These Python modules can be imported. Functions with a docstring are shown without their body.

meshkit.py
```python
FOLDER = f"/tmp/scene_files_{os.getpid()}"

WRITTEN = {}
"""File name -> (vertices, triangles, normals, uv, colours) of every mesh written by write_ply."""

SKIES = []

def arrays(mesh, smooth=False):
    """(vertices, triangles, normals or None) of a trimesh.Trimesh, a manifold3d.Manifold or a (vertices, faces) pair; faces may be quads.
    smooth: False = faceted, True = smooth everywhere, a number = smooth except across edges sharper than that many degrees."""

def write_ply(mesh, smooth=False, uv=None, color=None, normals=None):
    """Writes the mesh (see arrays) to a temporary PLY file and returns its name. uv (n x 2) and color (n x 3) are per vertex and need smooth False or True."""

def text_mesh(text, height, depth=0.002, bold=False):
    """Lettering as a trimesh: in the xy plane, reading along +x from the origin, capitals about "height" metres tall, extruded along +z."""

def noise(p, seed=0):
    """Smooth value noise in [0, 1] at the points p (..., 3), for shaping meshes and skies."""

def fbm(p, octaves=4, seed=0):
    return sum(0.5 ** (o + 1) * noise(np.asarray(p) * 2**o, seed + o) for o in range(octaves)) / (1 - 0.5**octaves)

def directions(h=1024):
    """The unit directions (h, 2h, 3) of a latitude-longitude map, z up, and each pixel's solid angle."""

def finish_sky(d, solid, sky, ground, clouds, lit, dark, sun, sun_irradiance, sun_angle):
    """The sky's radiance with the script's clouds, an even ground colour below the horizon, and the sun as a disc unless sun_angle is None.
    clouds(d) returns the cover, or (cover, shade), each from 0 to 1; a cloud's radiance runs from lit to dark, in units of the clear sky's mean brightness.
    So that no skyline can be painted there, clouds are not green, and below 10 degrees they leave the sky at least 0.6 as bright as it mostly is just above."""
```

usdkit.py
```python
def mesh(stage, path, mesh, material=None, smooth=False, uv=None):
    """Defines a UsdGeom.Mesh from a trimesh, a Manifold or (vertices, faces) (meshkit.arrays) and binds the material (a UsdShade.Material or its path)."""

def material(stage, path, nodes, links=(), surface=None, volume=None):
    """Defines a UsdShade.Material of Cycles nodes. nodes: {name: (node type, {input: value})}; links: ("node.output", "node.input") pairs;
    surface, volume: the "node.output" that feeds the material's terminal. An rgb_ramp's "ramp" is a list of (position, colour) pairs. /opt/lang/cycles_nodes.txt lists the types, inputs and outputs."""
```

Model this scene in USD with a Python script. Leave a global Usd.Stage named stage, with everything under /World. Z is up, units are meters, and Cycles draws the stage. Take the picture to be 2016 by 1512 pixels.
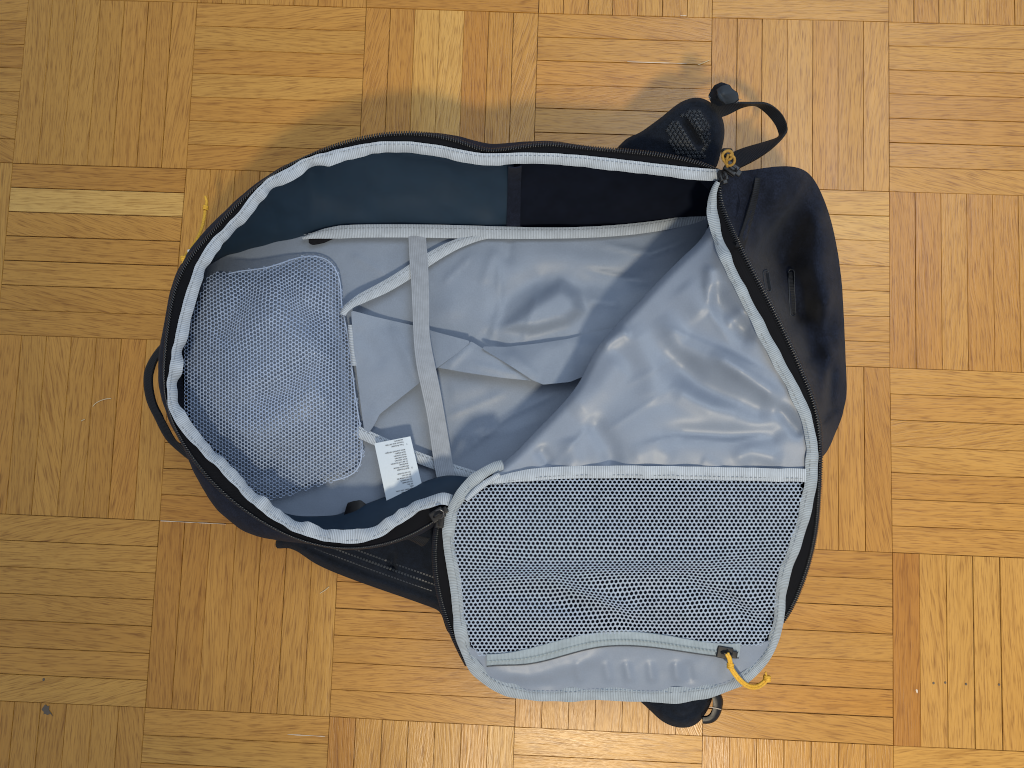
import math, random
import numpy as np, trimesh, usdkit, meshkit
from scipy.interpolate import splprep, splev, RBFInterpolator, CubicSpline
from scipy.spatial import Delaunay
import shapely, shapely.geometry as sg
from pxr import Usd, UsdGeom, UsdLux, UsdShade, Gf, Vt, Sdf

random.seed(7)
RNG = np.random.default_rng(7)
stage = Usd.Stage.CreateInMemory()
UsdGeom.SetStageUpAxis(stage, 'Z'); UsdGeom.SetStageMetersPerUnit(stage, 1.0)
UsdGeom.Xform.Define(stage, '/World'); UsdGeom.Scope.Define(stage, '/World/Looks')

# ------------------------------------------------------------------ camera
FPX = 1467.5                      # focal length in pixels of the 2016 wide picture
CAM = np.array([0.48059669, -0.40300931, 0.65952928])
ROT = np.array([[0.99911054, 0.038361, -0.01750916], [0.03672621, -0.99564461, -0.08569131], [-0.02072011, 0.08497205, -0.99616787]])
cam = UsdGeom.Camera.Define(stage, '/World/camera')
cam.CreateHorizontalApertureAttr(36.0); cam.CreateVerticalApertureAttr(27.0)
cam.CreateFocalLengthAttr(36.0 * FPX / 2016)
cam.CreateClippingRangeAttr(Gf.Vec2f(0.02, 50))
m = np.eye(4); m[0, :3] = ROT[0]; m[1, :3] = -ROT[1]; m[2, :3] = -ROT[2]; m[3, :3] = CAM
cam.AddTransformOp().Set(Gf.Matrix4d(*m.ravel().tolist()))
cam.CreateExposureAttr(0.62)

# ------------------------------------------------------------------ lamps: two windows and the room's own bounced light
MID = np.array([0.48, -0.40, 0.05])
def rect_light(name, pos, w, h, color, intensity, aim=MID):
    l = UsdLux.RectLight.Define(stage, '/World/' + name)
    l.CreateWidthAttr(w); l.CreateHeightAttr(h); l.CreateIntensityAttr(intensity); l.CreateColorAttr(Gf.Vec3f(*color))
    z = np.array(pos) - aim; z /= np.linalg.norm(z)
    x = np.cross([0, 0, 1.0], z); x /= np.linalg.norm(x); y = np.cross(z, x)
    mm = np.eye(4); mm[0, :3] = x; mm[1, :3] = y; mm[2, :3] = z; mm[3, :3] = pos
    l.AddTransformOp().Set(Gf.Matrix4d(*mm.ravel().tolist()))
rect_light('window_light', (1.30, 0.55, 2.25), 1.3, 1.5, (0.76, 0.88, 1.0), 2.8)
key = UsdLux.SphereLight.Define(stage, '/World/warm_lamp')            # a shaded lamp: its pool of light covers the right and the top
KPOS, KAIM = np.array([0.70, -1.42, 1.78]), np.array([0.90, -0.20, 0.0])
z_ = KPOS - KAIM; z_ /= np.linalg.norm(z_); x_ = np.cross([0, 0, 1.0], z_); x_ /= np.linalg.norm(x_); mk = np.eye(4); mk[0, :3] = x_; mk[1, :3] = np.cross(z_, x_); mk[2, :3] = z_; mk[3, :3] = KPOS
key.AddTransformOp().Set(Gf.Matrix4d(*mk.ravel().tolist())); key.CreateRadiusAttr(0.085); key.CreateIntensityAttr(275.0); key.CreateColorAttr(Gf.Vec3f(1.0, 0.86, 0.62))
sh_ = UsdLux.ShapingAPI.Apply(key.GetPrim()); sh_.CreateShapingConeAngleAttr(25.0); sh_.CreateShapingConeSoftnessAttr(0.75)
dome = UsdLux.DomeLight.Define(stage, '/World/room_light')
dome.CreateIntensityAttr(0.10); dome.CreateColorAttr(Gf.Vec3f(0.80, 0.89, 1.0))

# ------------------------------------------------------------------ helpers
def at(p, z):
    """The point at height z that the picture's pixel p shows."""
    p = np.atleast_2d(np.asarray(p, float)); z = np.broadcast_to(np.asarray(z, float), (len(p),))
    d = np.c_[(p[:, 0] - 1008) / FPX, (p[:, 1] - 756) / FPX, np.ones(len(p))] @ ROT
    return CAM + d * ((z - CAM[2]) / d[:, 2])[:, None]

def pix(P):
    c = (np.atleast_2d(P) - CAM) @ ROT.T
    return np.c_[1008 + FPX * c[:, 0] / c[:, 2], 756 + FPX * c[:, 1] / c[:, 2]]

def spl(pts, n, s=0.0, closed=False):
    """n points spread evenly along a smooth curve through pts (any dimension)."""
    p = np.asarray(pts, float)
    if closed: p = np.vstack([p, p[:1]])
    if len(p) < 4 and not closed:
        t = np.r_[0, np.cumsum(np.linalg.norm(np.diff(p, axis=0), axis=1))]
        k = np.linspace(0, t[-1], n); return np.stack([np.interp(k, t, p[:, i]) for i in range(p.shape[1])], 1)
    tck, u = splprep(p.T, s=s, per=closed, k=3)
    q = np.array(splev(np.linspace(0, 1, max(800, 4 * n)), tck)).T
    t = np.r_[0, np.cumsum(np.linalg.norm(np.diff(q, axis=0), axis=1))]
    k = np.linspace(0, t[-1], n + (1 if closed else 0))
    r = np.stack([np.interp(k, t, q[:, i]) for i in range(q.shape[1])], 1)
    return r[:-1] if closed else r

def keyed(pts, n):
    """n points through pts, evenly in the index of pts (keeps paired curves in step)."""
    p = np.asarray(pts, float)
    return CubicSpline(np.arange(len(p)), p)(np.linspace(0, len(p) - 1, n))

def plen(p): return np.r_[0, np.cumsum(np.linalg.norm(np.diff(p, axis=0), axis=1))]

def vnormals(v, f):
    n = np.zeros_like(v); c = np.cross(v[f[:, 1]] - v[f[:, 0]], v[f[:, 2]] - v[f[:, 0]])
    for k in range(3): np.add.at(n, f[:, k], c)
    return n / np.maximum(np.linalg.norm(n, axis=1, keepdims=True), 1e-12)

def solid(v, f, t, uv=None):
    """Gives a sheet the thickness t (downwards from its upper face)."""
    n = vnormals(v, f); b = v - n * t
    e = np.sort(np.vstack([f[:, [0, 1]], f[:, [1, 2]], f[:, [2, 0]]]), axis=1)
    raw = np.vstack([f[:, [0, 1]], f[:, [1, 2]], f[:, [2, 0]]])
    _, inv, cnt = np.unique(e, axis=0, return_inverse=True, return_counts=True)
    rim = raw[cnt[inv.ravel()] == 1]; N = len(v); k = len(rim)
    sv = np.vstack([v[rim[:, 0]], v[rim[:, 1]], b[rim[:, 1]], b[rim[:, 0]]]); i = np.arange(k) + 2 * N
    sf = np.vstack([np.c_[i, i + 3 * k, i + 2 * k], np.c_[i, i + 2 * k, i + k]])
    V = np.vstack([v, b, sv]); F = np.vstack([f, f[:, ::-1] + N, sf])
    if uv is None: return V, F, None
    return V, F, np.vstack([uv, uv, uv[rim[:, 0]], uv[rim[:, 1]], uv[rim[:, 1]], uv[rim[:, 0]]])

def grid_faces(n, m):
    i, j = np.meshgrid(np.arange(n - 1), np.arange(m - 1), indexing='ij'); a = (i * m + j).ravel()
    return np.vstack([np.c_[a, a + m, a + m + 1], np.c_[a, a + m + 1, a + 1]])

def up(v, f):
    c = np.cross(v[f[:, 1]] - v[f[:, 0]], v[f[:, 2]] - v[f[:, 0]]).sum(0)
    return f if c[2] > 0 else f[:, ::-1]

def loft(rails, rows=14, t=0.0008, bump=None, toward=None):
    """A sheet through several rails of equal length."""
    R = np.stack(rails, 0); k = np.arange(len(rails))
    Q = CubicSpline(k, R, axis=0)(np.linspace(0, k[-1], rows)) if len(rails) > 2 else R[0] + (R[1] - R[0]) * np.linspace(0, 1, rows)[:, None, None]
    n, mm = Q.shape[:2]; v = Q.reshape(-1, 3); f = grid_faces(n, mm)
    nn = vnormals(v, f)
    if toward is not None:
        c = np.asarray(toward) - v
        if (nn * c).sum() < 0: f = f[:, ::-1]; nn = -nn
    if bump is not None:
        w = np.ones((n, mm)); w[0] = 0; w[1] = .5; v = v + nn * (bump(v) * w.ravel())[:, None]
    s = plen(R[0]); uv = np.c_[np.tile(s, n), np.repeat(np.linspace(0, .1, n), mm)]
    return solid(v, f, t, uv)

def ribbon(A, B, t=0.0012, arc=0.0, across=5, wob=None, arcdir=None):
    """A band between two edges of 3-D points."""
    A, B = np.asarray(A), np.asarray(B); n = len(A); k = np.linspace(0, 1, across)
    T = np.gradient((A + B) / 2, axis=0); N = np.cross(T, B - A); N /= np.linalg.norm(N, axis=1, keepdims=True) + 1e-12
    if N[:, 2].sum() < 0: N = -N
    v = A[:, None] + (B - A)[:, None] * k[None, :, None] + N[:, None] * (arc * 4 * k * (1 - k))[None, :, None]
    if wob is not None: v = v + N[:, None] * wob[:, None, None]
    s = plen((A + B) / 2); w = np.linalg.norm(B - A, axis=1).mean()
    uv = np.stack(np.broadcast_arrays(s[:, None], k[None] * w), -1).reshape(-1, 2)
    v = v.reshape(-1, 3); return solid(v, up(v, grid_faces(n, across)), t, uv)

def offs(c, w):
    """Edges of a band of width w (pixels) about the pixel curve c."""
    T = np.gradient(c, axis=0); T /= np.linalg.norm(T, axis=1, keepdims=True) + 1e-12
    N = np.c_[-T[:, 1], T[:, 0]]; w = np.broadcast_to(np.asarray(w, float), (len(c),))[:, None]
    return c + N * w / 2, c - N * w / 2

def tube(p, r, sides=8, cap=True):
    p = np.asarray(p, float); r = np.broadcast_to(r, (len(p),)); T = np.gradient(p, axis=0); T /= np.linalg.norm(T, axis=1, keepdims=True) + 1e-12
    a = np.cross(T[0], [0.3, 0.5, 0.81]); a /= np.linalg.norm(a); fr = []
    for tt in T:
        a = a - tt * (a @ tt); a /= np.linalg.norm(a) + 1e-12; fr.append(a)
    fr = np.array(fr); b = np.cross(T, fr); ang = np.arange(sides) * 2 * np.pi / sides
    v = p[:, None] + r[:, None, None] * (np.cos(ang)[None, :, None] * fr[:, None] + np.sin(ang)[None, :, None] * b[:, None])
    n = len(p); i, j = np.meshgrid(np.arange(n - 1), np.arange(sides), indexing='ij'); i, j = i.ravel(), j.ravel()
    q = np.c_[i * sides + j, i * sides + (j + 1) % sides, (i + 1) * sides + (j + 1) % sides, (i + 1) * sides + j]
    V = np.vstack([v.reshape(-1, 3), p[:1], p[-1:]]); F = [q[:, [0, 1, 2]], q[:, [0, 2, 3]]]
    j = np.arange(sides); k = n * sides
    F += [np.c_[np.full(sides, k), (j + 1) % sides, j], np.c_[np.full(sides, k + 1), (n - 1) * sides + j, (n - 1) * sides + (j + 1) % sides]]
    return V, np.vstack(F)

def cat(ms):
    V, F, o = [], [], 0
    for x in ms:
        if hasattr(x, 'vertices'): x = (np.array(x.vertices), np.array(x.faces))
        V.append(x[0]); F.append(x[1] + o); o += len(x[0])
    return np.vstack(V), np.vstack(F)

def pdist(P, line):
    """Distance of the pixels P to a polyline, and where along it (0 to 1)."""
    L = np.asarray(line, float); best = np.full(len(P), 1e9); where = np.zeros(len(P)); sg_ = np.zeros(len(P)); l = plen(L)
    for a, b, la, lb in zip(L[:-1], L[1:], l[:-1], l[1:]):
        d = b - a; k = np.clip(((P - a) @ d) / (d @ d), 0, 1); q = P - (a + k[:, None] * d); dd = np.linalg.norm(q, axis=1)
        hit = dd < best; best[hit] = dd[hit]; where[hit] = ((la + k * (lb - la)) / l[-1])[hit]; sg_[hit] = np.sign(d[0] * q[:, 1] - d[1] * q[:, 0])[hit]
    return best, where, sg_

class Height:
    """Height over the picture: smooth through control points, plus folds and soft noise."""
    def __init__(s, ctrl, folds=(), noise=0.0, scale=60.0, seed=1, smooth=1e-9):
        c = np.asarray(ctrl, float); s.r = RBFInterpolator(c[:, :2] / 500, c[:, 2], kernel='thin_plate_spline', smoothing=smooth)
        s.folds, s.noise, s.scale, s.seed = folds, noise, scale, seed
    def __call__(s, P, folds=True):
        P = np.atleast_2d(np.asarray(P, float)); z = s.r(P / 500)
        if not folds: return z
        for line, amp, w, kind in s.folds:
            d, k, side = pdist(P, line); env = np.clip(np.minimum(k, 1 - k) * 5 + 0.15, 0, 1)
            if kind == 'g': z = z + amp * env * np.exp(-(d / w) ** 2)
            elif kind == 'c': z = z + amp * env * np.exp(-d / w)
            elif kind == 'p':                                   # a raised patch
                g = sg.Polygon(line); inside = shapely.contains_xy(g, P[:, 0], P[:, 1]); dd, _, _ = pdist(P, list(line) + [line[0]]); k = np.clip(np.where(inside, dd, -dd) / w + .35, 0, 1); z = z + amp * k * k * (3 - 2 * k)
            else:                                               # one steep side, one long side
                ww = np.where(side > 0, w, w * 0.3); z = z + amp * env * np.exp(-(d / ww) ** 2)
        if s.noise:
            z = z + s.noise * (meshkit.fbm(np.c_[P / s.scale, np.zeros(len(P))], 3, s.seed) - .5) * 2
        return z

def tri_poly(poly, step):
    g = sg.Polygon(poly).buffer(0); b = g.exterior; n = max(12, int(b.length / step))
    B = np.array([b.interpolate(k, normalized=True).coords[0] for k in np.linspace(0, 1, n, endpoint=False)])
    x0, y0, x1, y1 = g.bounds; ys = np.arange(y0, y1, step * .87); G = []
    for i, y in enumerate(ys):
        xs = np.arange(x0 + (i % 2) * step / 2, x1, step); G.append(np.c_[xs, np.full(len(xs), y)])
    G = np.vstack(G); inn = g.buffer(-step * .55)
    G = G[shapely.contains_xy(inn, G[:, 0], G[:, 1])]
    P = np.vstack([B, G]); T = Delaunay(P).simplices; c = P[T].mean(1)
    return P, T[shapely.contains_xy(g, c[:, 0], c[:, 1])]

def sheet(poly, zf, step=8, t=0.0008, curve=True, n=None):
    if curve: poly = spl(poly, n or 200, s=0, closed=True)
    P, T = tri_poly(poly, step); z = zf(P) if callable(zf) else np.full(len(P), zf)
    v = at(P, z); return solid(v, up(v, T), t, np.c_[P[:, 0], -P[:, 1]] / 2300)

NAMES = {}
def free(parent, name):
    k = NAMES.get((parent, name), 0); NAMES[(parent, name)] = k + 1
    return f'{parent}/{name}' + (f'_{k:03d}' if k else '')
def data(p, **kw):
    for k, v in kw.items():
        if v: p.SetCustomDataByKey(k, v)
    return p
def obj(name, mesh, mat, parent='/World', smooth=True, **kw):
    path = free(str(parent), name); uv = mesh[2] if isinstance(mesh, tuple) and len(mesh) > 2 else None
    if isinstance(mesh, tuple): mesh = mesh[:2]
    if uv is not None and smooth not in (True, False): smooth = True
    g = usdkit.mesh(stage, path, mesh, mat, smooth=smooth, uv=uv); data(g.GetPrim(), **kw); return path
def thing(name, **kw):
    path = free('/World', name); data(UsdGeom.Xform.Define(stage, path).GetPrim(), **kw); return path

# ------------------------------------------------------------------ materials
def mat(name, nodes, links, surface='p.BSDF'): return usdkit.material(stage, '/World/Looks/' + name, nodes, links, surface=surface)

def cloth(name, col, rough=0.8, var=0.12, scale=90, bump=0.25, weave=1400.0, sheen=0.0, spec=0.3, fine=0.25, grain=.06, gscale=1100.0):
    """Woven cloth: uneven dye, a fine thread grid and slight puckers."""
    lo = [c * (1 - var) for c in col]; hi = [min(1, c * (1 + var)) for c in col]
    nodes = {'g': ('texture_coordinate', {}), 'n': ('noise_texture', {'scale': scale, 'detail': 5.0, 'roughness': .6}),
             'r': ('rgb_ramp', {'ramp': [(.3, lo), (.7, hi)]}),
             'w': ('noise_texture', {'scale': weave, 'detail': 1.0}), 'gn': ('noise_texture', {'scale': gscale, 'detail': 2.0}),
             'gr': ('rgb_ramp', {'ramp': [(.3, (1 - grain,) * 3), (.7, (1 + grain,) * 3)]}), 'gm': ('mix_color', {'blend_type': 'multiply', 'fac': 1.0, 'use_clamp': False}),
             'h': ('mix_float', {'fac': fine}), 'b': ('bump', {'strength': bump, 'distance': 0.002}),
             'p': ('principled_bsdf', {'roughness': rough, 'sheen_weight': sheen, 'sheen_roughness': .5, 'specular_ior_level': spec})}
    links = [('g.object', 'n.vector'), ('g.object', 'w.vector'), ('n.fac', 'r.fac'), ('g.object', 'gn.vector'), ('gn.fac', 'gr.fac'), ('r.color', 'gm.a'), ('gr.color', 'gm.b'), ('gm.result', 'p.base_color'),
             ('n.fac', 'h.a'), ('w.fac', 'h.b'), ('h.result', 'b.height'), ('b.normal', 'p.normal')]
    return mat(name, nodes, links)

def webbing(name, col, pitch=0.0014, rough=0.65, depth=0.45, sheen=0.1, spec=.35, along=True):
    """Ribbed band: ribs across (or along) its length, read from the band's own coordinates."""
    nodes = {'g': ('texture_coordinate', {}), 's': ('separate_xyz', {}), 'm': ('math', {'math_type': 'multiply', 'value2': 2 * math.pi / pitch}),
             'k': ('math', {'math_type': 'sine'}), 'h': ('map_range', {'from_min': -1.0, 'from_max': 1.0, 'to_min': 0.0, 'to_max': 1.0}),
             'n': ('noise_texture', {'scale': 160.0, 'detail': 4.0}), 'c': ('rgb_ramp', {'ramp': [(0.0, [x * (1 - depth) for x in col]), (.75, col)]}),
             'c2': ('rgb_ramp', {'ramp': [(.3, (.82, .82, .82)), (.7, (1, 1, 1))]}), 'mx': ('mix_color', {'blend_type': 'multiply', 'fac': 1.0}),
             'b': ('bump', {'strength': .55, 'distance': 0.0006}),
             'p': ('principled_bsdf', {'roughness': rough, 'sheen_weight': sheen, 'specular_ior_level': spec})}
    links = [('g.UV', 's.vector'), ('s.x' if along else 's.y', 'm.value1'), ('m.value', 'k.value1'), ('k.value', 'h.value'), ('h.result', 'c.fac'),
             ('g.object', 'n.vector'), ('n.fac', 'c2.fac'), ('c.color', 'mx.a'), ('c2.color', 'mx.b'), ('mx.result', 'p.base_color'),
             ('h.result', 'b.height'), ('b.normal', 'p.normal')]
    return mat(name, nodes, links)

def plain(name, col, rough=0.4, spec=.5, metallic=0.0):
    return mat(name, {'g': ('texture_coordinate', {}), 'n': ('noise_texture', {'scale': 400.0, 'detail': 3.0}), 'r': ('map_range', {'from_min': .3, 'from_max': .7, 'to_min': rough * .8, 'to_max': rough * 1.2}),
        'p': ('principled_bsdf', {'base_color': col, 'specular_ior_level': spec, 'metallic': metallic})}, [('g.object', 'n.vector'), ('n.fac', 'r.value'), ('r.result', 'p.roughness')])

M_LINING = cloth('grey_lining', (.18, .22, .295), rough=.5, var=.05, scale=40, bump=.12, spec=.45, grain=.07)
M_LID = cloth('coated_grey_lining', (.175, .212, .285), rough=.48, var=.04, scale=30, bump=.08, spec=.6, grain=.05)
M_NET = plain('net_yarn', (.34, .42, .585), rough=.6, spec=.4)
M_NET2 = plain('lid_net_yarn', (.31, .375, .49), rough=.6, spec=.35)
M_GRID = plain('grey_grid_print', (.017, .022, .031), rough=.45, spec=.5)
M_CORD2 = cloth('dull_gold_cord', (.30, .175, .035), rough=.6, var=.3, scale=600, bump=.4, weave=2500)
M_NAVY = cloth('navy_lining', (.0092, .0255, .051), rough=.55, var=.1, scale=50, bump=.1, spec=.4)
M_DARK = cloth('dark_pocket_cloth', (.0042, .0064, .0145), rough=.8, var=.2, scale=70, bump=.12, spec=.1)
M_SHELL = cloth('black_shell', (.0080, .0110, .0230), rough=.85, var=.3, scale=120, bump=.3, sheen=.03, spec=.12, grain=.35, fine=.5)
M_PAD = cloth('black_padding', (.0055, .0085, .0160), rough=.85, var=.3, scale=200, bump=.4, sheen=.04, spec=.14, grain=.35, fine=.5)
M_TAPE = webbing('black_zip_tape', (.005, .0055, .0085), pitch=.0008, rough=.75, depth=.3, spec=.15, sheen=0.0)
M_BIND = webbing('grey_binding', (.46, .52, .61), pitch=.00135, depth=.36)
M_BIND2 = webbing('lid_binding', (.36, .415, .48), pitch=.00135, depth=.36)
M_ELASTIC = webbing('grey_elastic', (.30, .335, .40), pitch=.0015, depth=.08, along=False)
M_WEB = webbing('black_webbing', (.0085, .0105, .0165), pitch=.0013, depth=.5, sheen=.04, rough=.6, spec=.25)
M_TEETH = plain('black_nylon', (.010, .011, .014), rough=.22, spec=.65)
M_PLASTIC = plain('black_plastic', (.007, .007, .009), rough=.38, spec=.35)
M_METAL = plain('dark_metal', (.16, .15, .15), rough=.3, metallic=1.0)
M_CORD = cloth('gold_cord', (.66, .38, .045), rough=.6, var=.2, scale=600, bump=.4, weave=2500)
M_LABEL = plain('white_satin_label', (.52, .59, .68), rough=.45)
M_INK = plain('black_ink', (.03, .03, .04), rough=.6)
M_STITCH = plain('dark_thread', (.19, .215, .25), rough=.7)
M_DTHREAD = plain('black_thread', (.040, .046, .058), rough=.7)
M_GTEETH = plain('grey_nylon', (.34, .41, .46), rough=.4)
M_GTAPE = webbing('grey_zip_tape', (.33, .40, .47), pitch=.0011, depth=.2)
M_LINT = plain('pale_lint', (.62, .50, .32), rough=.7)
M_STAIN = plain('dark_stain', (.10, .075, .055), rough=.5)
M_GAP = plain('joint_dust', (.075, .040, .018), rough=.9)
M_FILL = plain('joint_filler', (.62, .52, .42), rough=.7)

def oak():
    """Varnished oak; every slat brings its own grain coordinates (UV) and tone."""
    n = {'g': ('texture_coordinate', {}), 't': ('attribute', {'attribute': 'tone'}), 'ts': ('separate_xyz', {}),
         'wm': ('mapping', {'scale': (8.0, 22.0, 1.0)}), 'w': ('noise_texture', {'scale': 1.0, 'detail': 2.0}),
         'wv': ('combine_xyz', {'x': 0.0, 'z': 0.0}), 'wmul': ('math', {'math_type': 'multiply', 'value2': .012}), 'wadd': ('mix_vector', {'fac': 1.0}),
         'va': ('mix_color', {'blend_type': 'add', 'fac': 1.0, 'use_clamp': False}),
         'pm': ('mapping', {'scale': (60.0, 900.0, 1.0)}), 'p1': ('noise_texture', {'scale': 1.0, 'detail': 2.0, 'roughness': .55}),
         'sm': ('mapping', {'scale': (16.0, 330.0, 1.0)}), 's1': ('noise_texture', {'scale': 1.0, 'detail': 3.0, 'roughness': .6}),
         'lm': ('mapping', {'scale': (3.0, 26.0, 1.0)}), 'l1': ('noise_texture', {'scale': 1.0, 'detail': 3.0, 'roughness': .55}),
         'pr': ('rgb_ramp', {'ramp': [(.0, (1.04, 1.04, 1.04)), (.50, (1, 1, 1)), (.72, (.50, .40, .28))]}),
         'sr': ('rgb_ramp', {'ramp': [(.30, (1.08, 1.08, 1.06)), (.52, (1, 1, 1)), (.72, (.74, .66, .54))]}),
         'base': ('rgb_ramp', {'ramp': [(.0, (.25, .104, .015)), (.35, (.405, .194, .035)), (.7, (.50, .264, .058)), (1., (.60, .365, .108))]}),
         'f1': ('math', {'math_type': 'multiply_add', 'value2': .30}), 
         'hue': ('mix_color', {'blend_type': 'multiply', 'b': (.94, .80, .62)}),
         'm1': ('mix_color', {'blend_type': 'multiply', 'fac': .85, 'use_clamp': False}), 'm2': ('mix_color', {'blend_type': 'multiply', 'fac': 1.0, 'use_clamp': False}),
         'rr': ('map_range', {'from_min': .3, 'from_max': .7, 'to_min': .30, 'to_max': .46}),
         'hm': ('math', {'math_type': 'add'}), 'inv': ('math', {'math_type': 'multiply', 'value2': -1.0}), 'b': ('bump', {'strength': .35, 'distance': .0006}),
         'p': ('principled_bsdf', {'specular_ior_level': .4, 'coat_weight': .15, 'coat_roughness': .25})}
    l = [('t.vector', 'ts.vector'), ('g.UV', 'wm.vector'), ('wm.vector', 'w.vector'), ('w.fac', 'wmul.value1'), ('wmul.value', 'wv.y'),
         ('g.UV', 'va.a'), ('wv.vector', 'va.b')]
    for a, b in (('pm', 'p1'), ('sm', 's1'), ('lm', 'l1')): l += [('va.result', a + '.vector'), (a + '.vector', b + '.vector')]
    l += [('p1.fac', 'pr.fac'), ('s1.fac', 'sr.fac'), ('l1.fac', 'f1.value1'), ('ts.x', 'f1.value3'), ('f1.value', 'base.fac'),
          ('base.color', 'hue.a'), ('ts.y', 'hue.fac'), ('hue.result', 'm1.a'), ('pr.color', 'm1.b'), ('m1.result', 'm2.a'), ('sr.color', 'm2.b'), ('m2.result', 'p.base_color'),
          ('l1.fac', 'rr.value'), ('rr.result', 'p.roughness'), ('p1.fac', 'hm.value1'), ('s1.fac', 'hm.value2'), ('hm.value', 'inv.value1'), ('inv.value', 'b.height'), ('b.normal', 'p.normal'), ('b.normal', 'p.coat_normal')]
    del n['wadd']
    return mat('varnished_oak', n, l)
M_OAK = oak()

# ------------------------------------------------------------------ the parquet floor: 0.16 m squares of seven oak slats
floor = thing('floor', kind='structure')
CORNERS = {(1,0):(388,5),(2,0):(721,15),(3,0):(1060,26),(4,0):(1402,35),(5,0):(1750,43),(0,1):(25,321),(1,1):(367,332),(5,1):(1751,377),(1,2):(338,670),
           (5,2):(1752,724),(1,3):(314,1025),(5,3):(1757,1088),(1,4):(286,1393),(2,4):(649,1411),(3,4):(1013,1431),(4,4):(1383,1449),(5,4):(1759,1468)}
ck = np.array(list(CORNERS), float); cw = at(np.array(list(CORNERS.values()), float), 0)[:, :2] - np.c_[ck[:, 0] * .16, -ck[:, 1] * .16]
fix = RBFInterpolator(ck, cw, kernel='linear', smoothing=0.02)
def corner(c, r):
    d = fix([[np.clip(c, 0, 5), np.clip(r, 0, 4)]])[0]; return np.array([c * .16 + d[0], -r * .16 + d[1]])
TONE = {(0,1,1):(.80,.0),(0,1,0):(.30,.4),(0,1,2):(.42,.3),(2,0,2):(.66,.1),(2,0,3):(.68,.1),(2,0,4):(.30,.6),(2,0,5):(.40,.3),(2,0,0):(.36,.5),(2,0,1):(.34,.4),
        (5,3,0):(.16,.8),(5,3,1):(.44,.1),(5,3,2):(.47,.0),(5,3,3):(.48,0),(4,1,0):(.62,.1),(4,1,1):(.68,.0),(4,1,2):(.62,.1),(4,1,3):(.55,.1),(4,1,4):(.60,.1),(2,4,0):(.22,.7),
        (5,1,0):(.30,.5),(5,1,1):(.32,.5),(5,1,3):(.34,.4),(4,0,6):(.5,.2),(1,3,0):(.26,.6),(1,3,1):(.3,.5),(5,4,0):(.55,.1),(5,4,1):(.6,.1)}
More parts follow.
